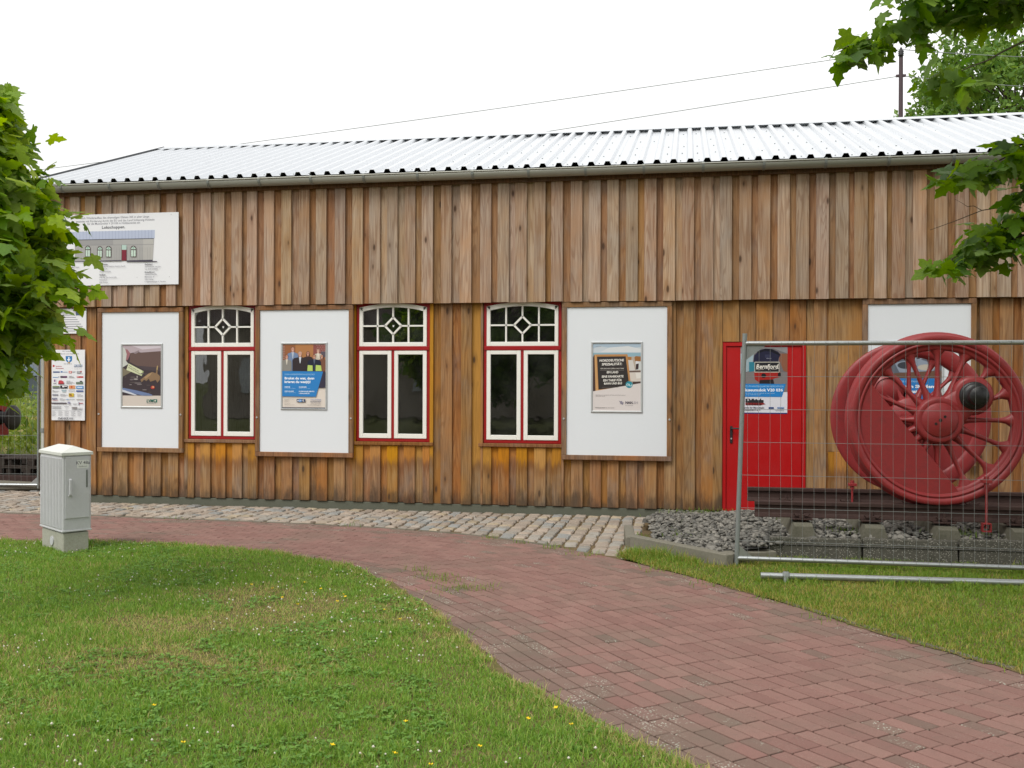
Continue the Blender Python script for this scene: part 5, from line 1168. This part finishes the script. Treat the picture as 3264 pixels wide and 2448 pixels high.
# ================================================================== SITE FENCES
def fence_panel(name, x0, y0, x1, y1, h, label, zb=.0, wires=True, mat_=GALV, top_gap=.09, lean=(0, 0), bot=.05):
    d = Vector((x1 - x0, y1 - y0, 0)); ln = d.length; a = math.atan2(d.y, d.x)
    f = empty(name, (x0, y0, zb), label, 'fence', 'mesh site fence panels'); f.rotation_euler = (lean[0], 0, a)
    for xx in (0, ln):
        m = MB(); m.tube([(xx, 0, 0), (xx + (lean[1] if xx == 0 else 0), 0, h)], .0215, 12); m.build('post', GALV_OLD, f)
    m = MB(); m.tube([(lean[1] * .95 + .01, 0, h - top_gap), (ln - .01, 0, h - top_gap)], .021, 12); m.build('top_bar', mat_, f)
    m = MB(); m.tube([(.01, 0, bot), (ln - .01, 0, bot)], .021, 12); m.build('bottom_bar', mat_, f)
    m = MB(); m.prism([(lean[1] * .9 + .02, h - top_gap - .02), (lean[1] * .9 + .19, h - top_gap - .02), (lean[1] * .88 + .02, h - top_gap - .15)], -.003, .003); m.build('gusset', GALV_OLD, f)
    m = MB(); m.prism([(.02, bot + .02), (.14, bot + .02), (.02, bot + .12)], -.003, .003); m.build('gusset', mat_, f)
    if wires:
        k = 1; z = h - top_gap - .30
        while z > bot + .06: m = MB(); m.tube([(lean[1] * z / h, -.004, z), (ln, -.004, z)], .0022, 5, caps=False); m.build('horizontal_wire', WIRE, f); z -= .298
        n_ = int(ln / .0945); m = MB(); o = None
        for i in range(1, n_):
            xx = i * ln / n_; m = MB(); bend = .004 * math.sin(i * 2.3)
            if o is None:
                m.tube([(0, -.022, bot - .01), (bend, -.004, .5), (-bend, -.004, 1.1), (0, -.022, h - top_gap + .012)], .0017, 4, caps=False); o = m.build('vertical_wire', WIRE, f); o.location.x = xx
            else: share('vertical_wire', o.data, f, (xx, 0, 0), (1 if i % 3 else -1, 1, 1))
    return f
fence_panel('site_fence', .455, -3.64, 3.93, -3.66, 2.115, 'galvanised mesh fence panel in front of the wheelset', lean=(0, .068), bot=.075)
fence_panel('site_fence', -9.86, .99, -13.3, .62, 2.06, 'galvanised mesh fence panel running from the shed corner towards the locomotive', top_gap=.05)
# pipe lying in the grass
pp = empty('steel_pipe', (.62, -4.33, .0), 'grey steel pipe with a short stub lying in the grass before the fence', 'pipe')
m = MB(); m.tube([(0, 0, .055), (1.2, .08, .050), (2.4, .17, .042), (3.4, .24, .034)], .026, 14); m.build('tube', GALV, pp)
m = MB(); m.tube([(.205, .0, .095), (.205, -.012, .0)], .022, 12); m.tube([(.205, .0, .088), (.205, -.004, .055)], .030, 12); m.build('stub', GALV, pp)

# ================================================================== UTILITY CABINET
cab = empty('utility_cabinet', (-5.90, -4.23, 0), 'pale grey roadside utility cabinet standing on the lawn edge', 'cabinet')
cab.rotation_euler.z = math.atan2(-.37, .50)           # local -x runs along the ribbed side, local +y along the door side
LW, DW = .615, .275
MB().cbox(-LW + .02, -.012, .012, DW - .02, -.12, .195, .008).build('base', SLATE_B, cab)
MB().cbox(-LW + .12, -LW + .34 - .0, .010, .0125, -.01, .0, .0005).build('base_seam', SLATE_B, cab)
m = MB(); m.tube([(-.30, .013, .095), (-.30, .002, .095)], .045, 18); m.build('base_plug', SLATE_Y, cab)
MB().cbox(-LW, 0, 0, DW, .205, .955, .012).build('body', SLATE_Y, cab)
m = MB()
for k in range(14):
    xx = -LW + .04 + k * (LW - .08) / 13; m.cbox(xx - .013, xx + .013, -.009, .002, .235, .915, .003)
m.build('ribbed_side', SLATE_Y, cab)
MB().cbox(.001, .009, .022, DW - .020, .335, .930, .003).build('door', SLATE_Y, cab)
m = MB(); m.cbox(.009, .030, .055, .085, .56, .72, .008); m.cbox(.009, .02, .05, .09, .55, .565, .003); m.build('handle', SLATE_Y, cab)
MB().cbox(.009, .014, DW - .055, DW - .040, .63, .80, .002).build('hinge', metal('hinge_grey', srgb(120, 124, 120), .5, .4), cab)
m = MB(); m.cbox(-LW - .004, .004, -.004, DW + .004, .205, .222, .003); m.build('bottom_rim', SLATE_Y, cab)
m = MB(); c = .012; V = [(-LW - c, -c, .945), (c, -c, .945), (c, DW + c, .945), (-LW - c, DW + c, .945), (-LW - c, -c, .972), (c, -c, .972), (c, DW + c, .972), (-LW - c, DW + c, .972), (-LW + .12, DW / 2, 1.032), (-.10, DW / 2, 1.032)]
m.add(V, [(3, 2, 1, 0), (0, 1, 5, 4), (1, 2, 6, 5), (2, 3, 7, 6), (3, 0, 4, 7), (4, 5, 9, 8), (6, 7, 8, 9), (5, 6, 9), (7, 4, 8)]); m.build('lid', paint('lid_plastic', srgb(214, 216, 210), .6, .15, srgb(140, 144, 130), 6, .3), cab)
V_, F_ = text_geo('KV 48a', 1, .02); tl_ = MB(); tl_.add([(.0095, .19 + x * .045, .855 + y * .045) for x, y in V_], F_); V_, F_ = text_geo('Stadtnetz', 1, .0); tl_.add([(.0095, .19 + x * .022, .828 + y * .022) for x, y in V_], F_); tl_.build('lettering', flat('77777a'), cab)
MB().cbox(.0088, .0092, .135, .245, .818, .895, .0001).build('label_plate', flat('d8dad6'), cab)

# ================================================================== LOCOMOTIVE, PALLETS AND YARD AT THE LEFT
lo = empty('locomotive', (-12.3, 2.1, 0), 'front end of a black and red locomotive with a round black buffer', 'locomotive')
def at_lo(o): o.location = (12.3, -2.1, 0); return o
at_lo(MB().cbox(-12.34, -12.06, .80, 3.26, .68, 1.30, .01).build('buffer_beam', paint('loco_red', srgb(168, 30, 26), .45, .3, (.06, .015, .012), 8), lo))
for yy in (1.25, 3.0):
    m = MB(); Mx = Matrix.Translation((-12.06, yy, 1.005)) @ Matrix.Rotation(R(-90), 4, 'Z')
    m.lathe([(.001, .30), (.12, .302), (.20, .288), (.222, .272), (.222, .252), (.10, .22), (.085, .20), (.085, .14), (.10, .14), (.105, .0), (.14, .0), (.14, -.02)], 32, M=Mx); at_lo(m.build('buffer', BLACK, lo))
at_lo(MB().cbox(-17.5, -12.5, 1.2, 3.0, 1.31, 2.55, .06).build('engine_hood', BLACK, lo)); at_lo(MB().cbox(-15.0, -13.2, .95, 3.2, 2.52, 3.5, .06).build('cab', BLACK, lo))
at_lo(MB().cbox(-12.42, -12.32, 2.95, 3.03, 1.30, 2.3, .01).build('handrail_post', BLACK, lo)); at_lo(MB().cbox(-17.6, -12.35, .95, 3.2, .75, 1.15, .02).build('frame', BLACK, lo))
for xx in (-13.6, -15.4):
    for yy in (1.4, 2.8):
        m = MB(); m.lathe([(.001, .06), (.40, .06), (.42, .07), (.45, .07), (.45, -.07), (.42, -.07), (.001, -.05)], 32, M=Matrix.Translation((xx, yy, .60))); at_lo(m.build('wheel', BLACK, lo))
for yy, lab in ((1.35, 'yard rail nearer the fence, leading under the locomotive'), (2.85, 'yard rail farther from the fence, leading under the locomotive')):
    m = MB(); m.cbox(-24, -9.1, yy - .035, yy + .035, .02, .15, .006); tag(m.build('rail', RUST), lab, 'rail', 'rails leading into the shed')
# stack of pallets
def pallet(x, y, z, a, label):
    p_ = empty('wooden_pallet', (x, y, z), label, 'pallet', 'dark pallets stacked by the shed corner'); p_.rotation_euler.z = a
    for k in range(3):
        MB().cbox(-.60, .60, -.40 + k * .35, -.30 + k * .35, 0, .022, .003).build('bottom_board', W_DARK, p_)
        for j in range(3): MB().cbox(-.60 + j * .53, -.46 + j * .53, -.40 + k * .35, -.30 + k * .35, .022, .10, .003).build('block', W_DARK, p_)
    for j in range(3): MB().cbox(-.60 + j * .53, -.46 + j * .53, -.40, .40, .10, .122, .003).build('cross_board', W_DARK, p_)
    for k in range(5): MB().cbox(-.60, .60, -.40 + k * .1725, -.29 + k * .1725, .122, .144, .003).build('top_board', W_DARK, p_)
for k, lab in enumerate(('bottom pallet of the dark stack by the shed corner', 'middle pallet of the dark stack by the shed corner', 'topmost pallet of the dark stack by the shed corner')): pallet(-10.42 + .02 * k, 1.85 + .03 * k, -.02 + k * .146, R(-5 + 3 * k), lab)
o = MB().cbox(-.75, .75, -.3, .3, 0, .06, .01).build('timber_plate', CONC, None, (-10.55, 1.22, .0), R(12)); tag(o, 'flat concrete plate leaning low between fence and pallets', 'plate'); o.rotation_euler.x = R(6)
for k, (y, z, lab) in enumerate(((2.35, 0, 'dark square timber lying behind the pallets, lower one'), (2.32, .22, 'dark square timber lying behind the pallets, upper one'))):
    tag(MB().cbox(-1.3, 1.3, -.12, .12, 0, .21, .01).build('timber_beam', W_DARK, None, (-12.0, y, z - .03), R(3 * k)), lab, 'beam', 'dark timbers in the yard')
# grey industrial hall far away
hall = empty('industrial_hall', (-36, 34, 0), 'grey blue industrial hall far behind the locomotive', 'hall')
HG = paint('hall_cladding', srgb(116, 128, 142), .6, .15, srgb(80, 90, 100), 2); HD = paint('hall_lower', srgb(72, 82, 86), .7, .2, srgb(50, 56, 56), 2)
def at_h(o): o.location = (36, -34, 0); return o
at_h(MB().box(-58, -25, 34, 46, 1.9, 6.0).build('upper_wall', HG, hall)); at_h(MB().box(-58, -25, 34.1, 46, -.1, 1.9).build('lower_wall', HD, hall))
at_h(MB().prism([(33.7, 6.0), (46.3, 6.0), (46.3, 6.3), (40, 7.4), (33.7, 6.3)], -58.4, -24.6, 'x').build('roof', DARK, hall))
for k in range(9): at_h(MB().cbox(-57 + k * 3.6, -54.4 + k * 3.6, 33.93, 34.0, 2.9, 4.4, .02).build('window', paint('hall_window', srgb(92, 106, 122), .25, .1), hall))

# ================================================================== VEGETATION
LEAFP = [(0, -.02), (.10, -.06), (.24, -.20), (.36, -.17), (.33, -.02), (.50, .02), (.64, .20), (.52, .24), (.44, .36), (.24, .34), (.27, .52), (.35, .62), (.20, .70), (.12, .86), (0, 1.02)]
lp = LEAFP + [(-a, b) for a, b in LEAFP[-2:0:-1]]
LT = np.array([(0, .22)] + lp); LZ = -.22 * np.abs(LT[:, 0]) ** 1.2 - .16 * (LT[:, 1] - .1).clip(0) ** 2
LF = np.array([(0, i + 1, (i + 1) % len(lp) + 1) for i in range(len(lp))])[:, [0, 2, 1]]
def leaves(Pos, nrm, tip, size):
    n_ = len(Pos); nrm = nrm / np.linalg.norm(nrm, axis=1)[:, None]; tip = tip - nrm * (tip * nrm).sum(1)[:, None]; tip /= np.linalg.norm(tip, axis=1)[:, None]; sd_ = np.cross(tip, nrm)
    curl = rng.uniform(.2, 2.0, n_)
    V = Pos[:, None, :] + size[:, None, None] * (sd_[:, None, :] * LT[None, :, 0:1] + tip[:, None, :] * LT[None, :, 1:2] + nrm[:, None, :] * (LZ[None, :] * curl[:, None])[:, :, None])
    T = (np.arange(n_)[:, None, None] * len(LT) + LF[None]).reshape(-1, 3)
    return V.reshape(-1, 3), T
def limb(mb, a, b, r0_, r1_, sag=0.0, n_=7, seed=0, wob=.05):
    q = random.Random(seed); a, b = Vector(a), Vector(b); pts = []; L_ = (b - a).length
    for i in range(n_):
        t_ = i / (n_ - 1); p_ = a.lerp(b, t_); w_ = wob * L_ * math.sin(math.pi * t_)
        p_ += Vector((q.uniform(-w_, w_), q.uniform(-w_, w_), q.uniform(-w_, w_) + sag * L_ * math.sin(math.pi * t_))); pts.append(p_)
    mb.tube(pts, [r0_ + (r1_ - r0_) * i / (n_ - 1) for i in range(n_)], 7); return pts
def shoot_leaves(pts, n_, spread, size, droop=.6, start=.35, up_=.9):
    P_ = np.array([tuple(p_) for p_ in pts]); m_ = len(P_); t_ = start + (1 - start) * rng.uniform(0, 1, n_) ** .75; s_ = t_ * (m_ - 1); i0 = np.minimum(s_.astype(int), m_ - 2); f_ = s_ - i0
    B = P_[i0] * (1 - f_)[:, None] + P_[i0 + 1] * f_[:, None]; off = rng.normal(0, 1, (n_, 3)) * spread; off[:, 2] *= .55; off[:, 2] -= spread * .25
    out_ = P_[-1] - P_[0]; out_ /= np.linalg.norm(out_) + 1e-9; hz = off.copy(); hz[:, 2] = 0
    hn = hz / (np.linalg.norm(hz, axis=1)[:, None] + 1e-6)
    nr = np.array((0, 0, 1.0)) * up_ + hn * .45 + rng.normal(0, .55, (n_, 3)); tp = hn * .8 + out_ * .5 + np.array((0, 0, -droop)) + rng.normal(0, .3, (n_, 3))
    return B + off, nr, tp, size * rng.uniform(.45, 1.2, n_)
def finish_tree(root, lv, mat_, name='crown'):
    Pz = np.concatenate([l_[0] for l_ in lv]); nr = np.concatenate([l_[1] for l_ in lv]); tp = np.concatenate([l_[2] for l_ in lv]); sz = np.concatenate([l_[3] for l_ in lv])
    V, T = leaves(Pz, nr, tp, sz); loc = np.array(root.location); V = V - loc
    return np_mesh(name, V, T, mat_, root, rnd=np.repeat(rng.uniform(0, 1, len(Pz)), len(LF)))
# ---- young maple at the left edge
tx, ty = -5.02, -6.66
mt = empty('maple_tree', (tx, ty, 0), 'young maple with bright green leaves hanging in front of the sign', 'tree')
tr = MB(); limb(tr, (0, 0, -.1), (.03, .02, 4.0), .055, .012, 0, 9, 1, .01); 
EZ = [1.60, 1.80, 2.05, 2.23, 2.45, 2.65, 2.9, 3.2, 3.5, 3.78]; ER = [.18, .38, .64, .78, .78, .72, .58, .42, .30, .16]
lv = []
for k in range(190):
    z = 1.66 + (k + .5) / 190 * 2.02 + rng.normal(0, .05); a_ = k * 2.39996 + rng.normal(0, .25); rr_ = np.interp(z, EZ, ER) * rng.choice((.55, .78, .9, .98)); e = Vector((rr_ * math.cos(a_), rr_ * math.sin(a_), z - .03)); st = Vector((.02, .01, min(3.9, z + .25 * rr_ + .1)))
    pts = limb(tr, st, e, .010, .0025, .06, 6, k + 10, .04); pts = [p_ + Vector((tx, ty, 0)) for p_ in pts]
    lv.append(shoot_leaves(pts, 22, .085, .150, .75, .30)); lv.append(shoot_leaves(pts[-3:], 12, .075, .145, .8, .3))
tr.build('trunk', BARK, mt); finish_tree(mt, lv, LEAF_L)

# ---- large maple at the right, sprays hanging into the picture
bx_, by_ = 4.3, -5.9
mr = empty('maple_tree', (bx_, by_, 0), 'large maple whose leafy branches hang into the picture above the wheelset', 'tree')
tr = MB(); tp_ = limb(tr, (0, 0, -.1), (.1, .1, 6.6), .19, .05, 0, 9, 2, .01); lv = []
def B_(x, y, z): return Vector((x - bx_, y - by_, z))
def spray(a, b, n_, sp_, size, r_=.018, sag=.08, start=.1, side=6, seed=0, off=.42):
    pts = limb(tr, a, b, r_, .003, sag, 9, seed, .03); W_ = [p_ + Vector((bx_, by_, 0)) for p_ in pts]
    lv.append(shoot_leaves(W_, n_, sp_, size, .8, start))
    q = random.Random(seed + 99)
    for k in range(side):
        t_ = start + (1 - start) * (k + .6) / side; i_ = min(7, int(t_ * 8)); p_ = pts[i_].lerp(pts[i_ + 1], t_ * 8 - i_); d_ = (pts[-1] - pts[0]).normalized(); sidev = Vector((-d_.y, d_.x, 0)) * (1 if k % 2 else -1)
        e = p_ + (d_ * .6 + sidev * q.uniform(.4, 1.0) + Vector((0, 0, q.uniform(-.55, .05)))) * off * (1 - .4 * t_)
        p2 = limb(tr, p_, e, .006, .002, .03, 5, seed * 7 + k, .04); lv.append(shoot_leaves([v + Vector((bx_, by_, 0)) for v in p2], max(6, n_ // 7), sp_ * .8, size, .8, .15))
# A: long branch reaching left along the top edge
spray(B_(4.3, -5.8, 4.5), B_(1.05, -5.83, 3.95), 120, .10, .135, .03, .05, .18, 14, 21, .40)
spray(B_(3.6, -6.0, 4.6), B_(1.45, -5.95, 4.25), 100, .12, .14, .02, .04, .2, 12, 22, .42)
spray(B_(3.4, -5.9, 4.6), B_(1.95, -6.0, 4.16), 60, .09, .135, .015, .03, .2, 8, 23, .26)
# B: small hanging bunch on a bare twig
pts = limb(tr, B_(2.25, -5.95, 3.95), B_(1.70, -6.0, 3.68), .008, .003, .0, 6, 31, .03); lv.append(shoot_leaves([p_ + Vector((bx_, by_, -.02)) for p_ in pts[-2:]], 34, .085, .135, 1.0, .3))
# C: mass at the right edge
spray(B_(4.2, -5.5, 3.9), B_(2.26, -5.38, 3.32), 55, .10, .135, .02, .04, .35, 8, 41, .28)
spray(B_(3.2, -5.3, 3.5), B_(1.90, -5.45, 3.14), 60, .09, .14, .012, .03, .5, 6, 42, .24)
spray(B_(3.2, -5.4, 3.6), B_(2.36, -5.30, 3.05), 40, .09, .135, .012, .03, .4, 6, 43, .26)
# D: lower spray
spray(B_(3.9, -4.9, 3.3), B_(1.86, -5.15, 2.55), 80, .09, .145, .02, .06, .45, 8, 51, .30)
spray(B_(3.2, -5.0, 3.0), B_(2.15, -5.10, 2.62), 40, .09, .14, .012, .03, .4, 6, 52, .28)
# bare twig
p_ = limb(tr, B_(3.2, -5.6, 3.12), B_(1.83, -4.86, 2.84), .009, .002, .03, 10, 61, .02); limb(tr, p_[7], p_[7] + Vector((-.18, .05, .10)), .003, .001, .0, 5, 62, .1)
# the rest of the crown, out to the side and above
cx_, cy_, cz_ = 4.9, -5.4, 6.0
for k in range(150):
    v = rng.normal(0, 1, 3); v /= np.linalg.norm(v); e = np.array((cx_, cy_, cz_)) + v * np.array((3.4, 3.4, 2.4)) * rng.uniform(.6, 1.0)
    dist = e[1] + 12.9
    if e[0] < .311 * dist + .75 and e[2] < 1.67 + .384 * dist + .55: continue
    st = Vector((bx_ + .1, by_ + .1, min(6.4, max(2.6, e[2] - 1.2)))); 
    pts = limb(tr, st - Vector((bx_, by_, 0)), Vector(e) - Vector((bx_, by_, 0)), .03, .004, .08, 6, k + 300, .05); W_ = [q_ + Vector((bx_, by_, 0)) for q_ in pts]
    lv.append(shoot_leaves(W_, 34, .22, .15, .6, .45))
tr.build('trunk', BARK, mr); finish_tree(mr, lv, LEAF_R)

# ---- ash behind the shed, and trees across the road that the panes mirror
def far_tree(x, y, h, cr, label, nclump, seed, mat_=LEAF_ASH, leaf=.16, z0=None, grp=None):
    t_ = empty('ash_tree', (x, y, 0), label, 'tree', grp); q = random.Random(seed); r_ = np.random.default_rng(seed)
    mb = MB(); limb(mb, (0, 0, -.2), (0, 0, h * .8), h * .022, .05, 0, 8, seed, .01); Vs = []; Ts = []; As = []; b_ = 0; z0 = z0 or h * .35
    for k in range(nclump):
        u_ = r_.normal(0, 1, 3); u_ /= np.linalg.norm(u_); rad_ = r_.uniform(.55, 1.0) ** .5
        c_ = np.array((0, 0, (h + z0) / 2)) + u_ * np.array((cr, cr, (h - z0) / 2)) * rad_
        if k % 3 == 0: limb(mb, (0, 0, max(1.5, c_[2] - cr * .7)), tuple(c_), .06, .015, .05, 6, seed * 100 + k, .05)
        nl = 110; o_ = r_.normal(0, 1, (nl, 3)); o_ /= np.linalg.norm(o_, axis=1)[:, None]; o_ *= (r_.uniform(.3, 1, nl) ** .5)[:, None] * r_.uniform(.45, .85) * np.array((1, 1, .65)); P_ = c_ + o_
        d1 = r_.normal(0, 1, (nl, 3)); d1[:, 2] -= .4; d1 /= np.linalg.norm(d1, axis=1)[:, None]; d2 = np.cross(d1, r_.normal(0, 1, (nl, 3))); d2 /= np.linalg.norm(d2, axis=1)[:, None]; s_ = leaf * r_.uniform(.6, 1.3, nl)[:, None]
        Vs.append(np.stack([P_, P_ + d1 * s_ * .5 + d2 * s_ * .32, P_ + d1 * s_ * 1.2, P_ + d1 * s_ * .5 - d2 * s_ * .32], 1).reshape(-1, 3)); i_ = np.arange(nl)[:, None] * 4 + b_; Ts.append(np.stack([i_ + [0, 1, 2], i_ + [0, 2, 3]], 1).reshape(-1, 3)); As.append(np.repeat(r_.uniform(0, 1, nl), 2)); b_ += nl * 4
    mb.build('trunk', BARK, t_); np_mesh('crown', np.concatenate(Vs), np.concatenate(Ts), mat_, t_, rnd=np.concatenate(As)); return t_
far_tree(12.4, 26.0, 15.0, 5.2, 'broad green ash tree rising behind the shed roof by the pole', 420, 5, leaf=.2, z0=4)
far_tree(-7.5, -24, 9.5, 4.2, 'tree across the road mirrored in the shed windows', 170, 8, leaf=.3, z0=1.2)
far_tree(5.5, -26, 9.0, 4.2, 'second tree across the road mirrored in the shed windows', 170, 9, leaf=.3, z0=1.2)
# ---- house across the road, seen only as a reflection
hb = empty('brick_house', (-1, -34, 0), 'brick house across the road mirrored in the shed windows', 'house')
BR = paint('house_brick', srgb(168, 158, 146), .85, .3, srgb(130, 120, 110), 9, .2, .3)
def at_b(o): o.location = (1, 34, 0); return o
at_b(MB().box(-24, 18, -42, -34, -.1, 4.6).build('wall', BR, hb)); at_b(MB().prism([(-42.4, 4.5), (-33.5, 4.5), (-38, 8.6)], -24.4, 18.4, 'x').build('roof', paint('house_roof', srgb(78, 62, 58), .8, .3), hb))
for k in range(9): at_b(MB().cbox(-22 + k * 4.4, -20.6 + k * 4.4, -33.99, -33.9, 1.1, 2.7, .02).build('window', flat('c8ccd0', .2), hb))
# ---- rough growth beyond the yard fence
Vs = []; Ts = []; As = []; b_ = 0
for k in range(420):
    y = rng.uniform(4.4, 22); x = -y * .75 - 10.0 + rng.uniform(-7.5, 5.5) - (y - 4) * .15; hgt = rng.uniform(.35, 1.0) * (1.0 + .02 * y)
    nl = 60; P_ = np.c_[rng.normal(x, .38, nl), rng.normal(y, .38, nl), rng.uniform(0, 1, nl) ** .7 * hgt]; d1 = rng.normal(0, 1, (nl, 3)); d1[:, 2] += .9; d1 /= np.linalg.norm(d1, axis=1)[:, None]; d2 = np.cross(d1, rng.normal(0, 1, (nl, 3))); d2 /= np.linalg.norm(d2, axis=1)[:, None]; s_ = rng.uniform(.06, .2, nl)[:, None]
    Vs.append(np.stack([P_, P_ + d1 * s_ * .5 + d2 * s_ * .25, P_ + d1 * s_ * 1.2, P_ + d1 * s_ * .5 - d2 * s_ * .25], 1).reshape(-1, 3)); i_ = np.arange(nl)[:, None] * 4 + b_; Ts.append(np.stack([i_ + [0, 1, 2], i_ + [0, 2, 3]], 1).reshape(-1, 3)); As.append(np.repeat(rng.uniform(0, 1, nl), 2)); b_ += nl * 4
tag(np_mesh('undergrowth', np.concatenate(Vs), np.concatenate(Ts), LEAF_W, rnd=np.concatenate(As)), 'rough green weeds and tall grass beyond the yard fence', 'undergrowth', kind='stuff')

# ================================================================== POLE AND WIRES
PB = Vector((5.284, 13.42, 0)); pole = empty('utility_pole', PB, 'dark steel utility pole with insulator rising behind the roof', 'pole')
PM = paint('pole_brown', srgb(72, 56, 60), .6, .3, srgb(48, 40, 42), 8)
m = MB(); m.tube([(0, 0, -.2), (0, 0, 9.86)], [.08, .05], 12); m.build('mast', PM, pole)
m = MB(); m.lathe([(.001, 0), (.05, 0), (.05, .05), (.075, .06), (.05, .08), (.075, .11), (.05, .13), (.075, .16), (.05, .18), (.02, .26), (.001, .26)], 16, M=Matrix.Translation((0, 0, 9.84)) @ Matrix.Rotation(R(90), 4, 'X')); m.build('insulator', BLACK, pole)
m = MB(); m.cbox(-.12, .12, -.03, .03, 9.36, 9.42, .005); m.build('bracket', PM, pole)
def wire(a, b, sag, label):
    a, b = Vector(a), Vector(b); pts = [a.lerp(b, i / 24) - Vector((0, 0, sag * 4 * (i / 24) * (1 - i / 24))) for i in range(25)]
    m = MB(); m.tube(pts, .0105, 5); tag(m.build('overhead_wire', GALV_OLD), label, 'wire', 'overhead wires')
wire((5.28, 13.42, 10.05), (-30.5, 24.4, 10.1), .12, 'upper overhead wire running left from the pole above the roof')
wire((5.28, 13.42, 9.39), (-30.5, 24.4, 8.5), .10, 'lower overhead wire running left from the pole above the roof')
wire((5.28, 13.42, 10.05), (14.0, 20.0, 11.5), .1, 'upper overhead wire running right from the pole towards the trees')
wire((5.28, 13.42, 9.39), (14.0, 20.0, 10.5), .1, 'lower overhead wire running right from the pole towards the trees')
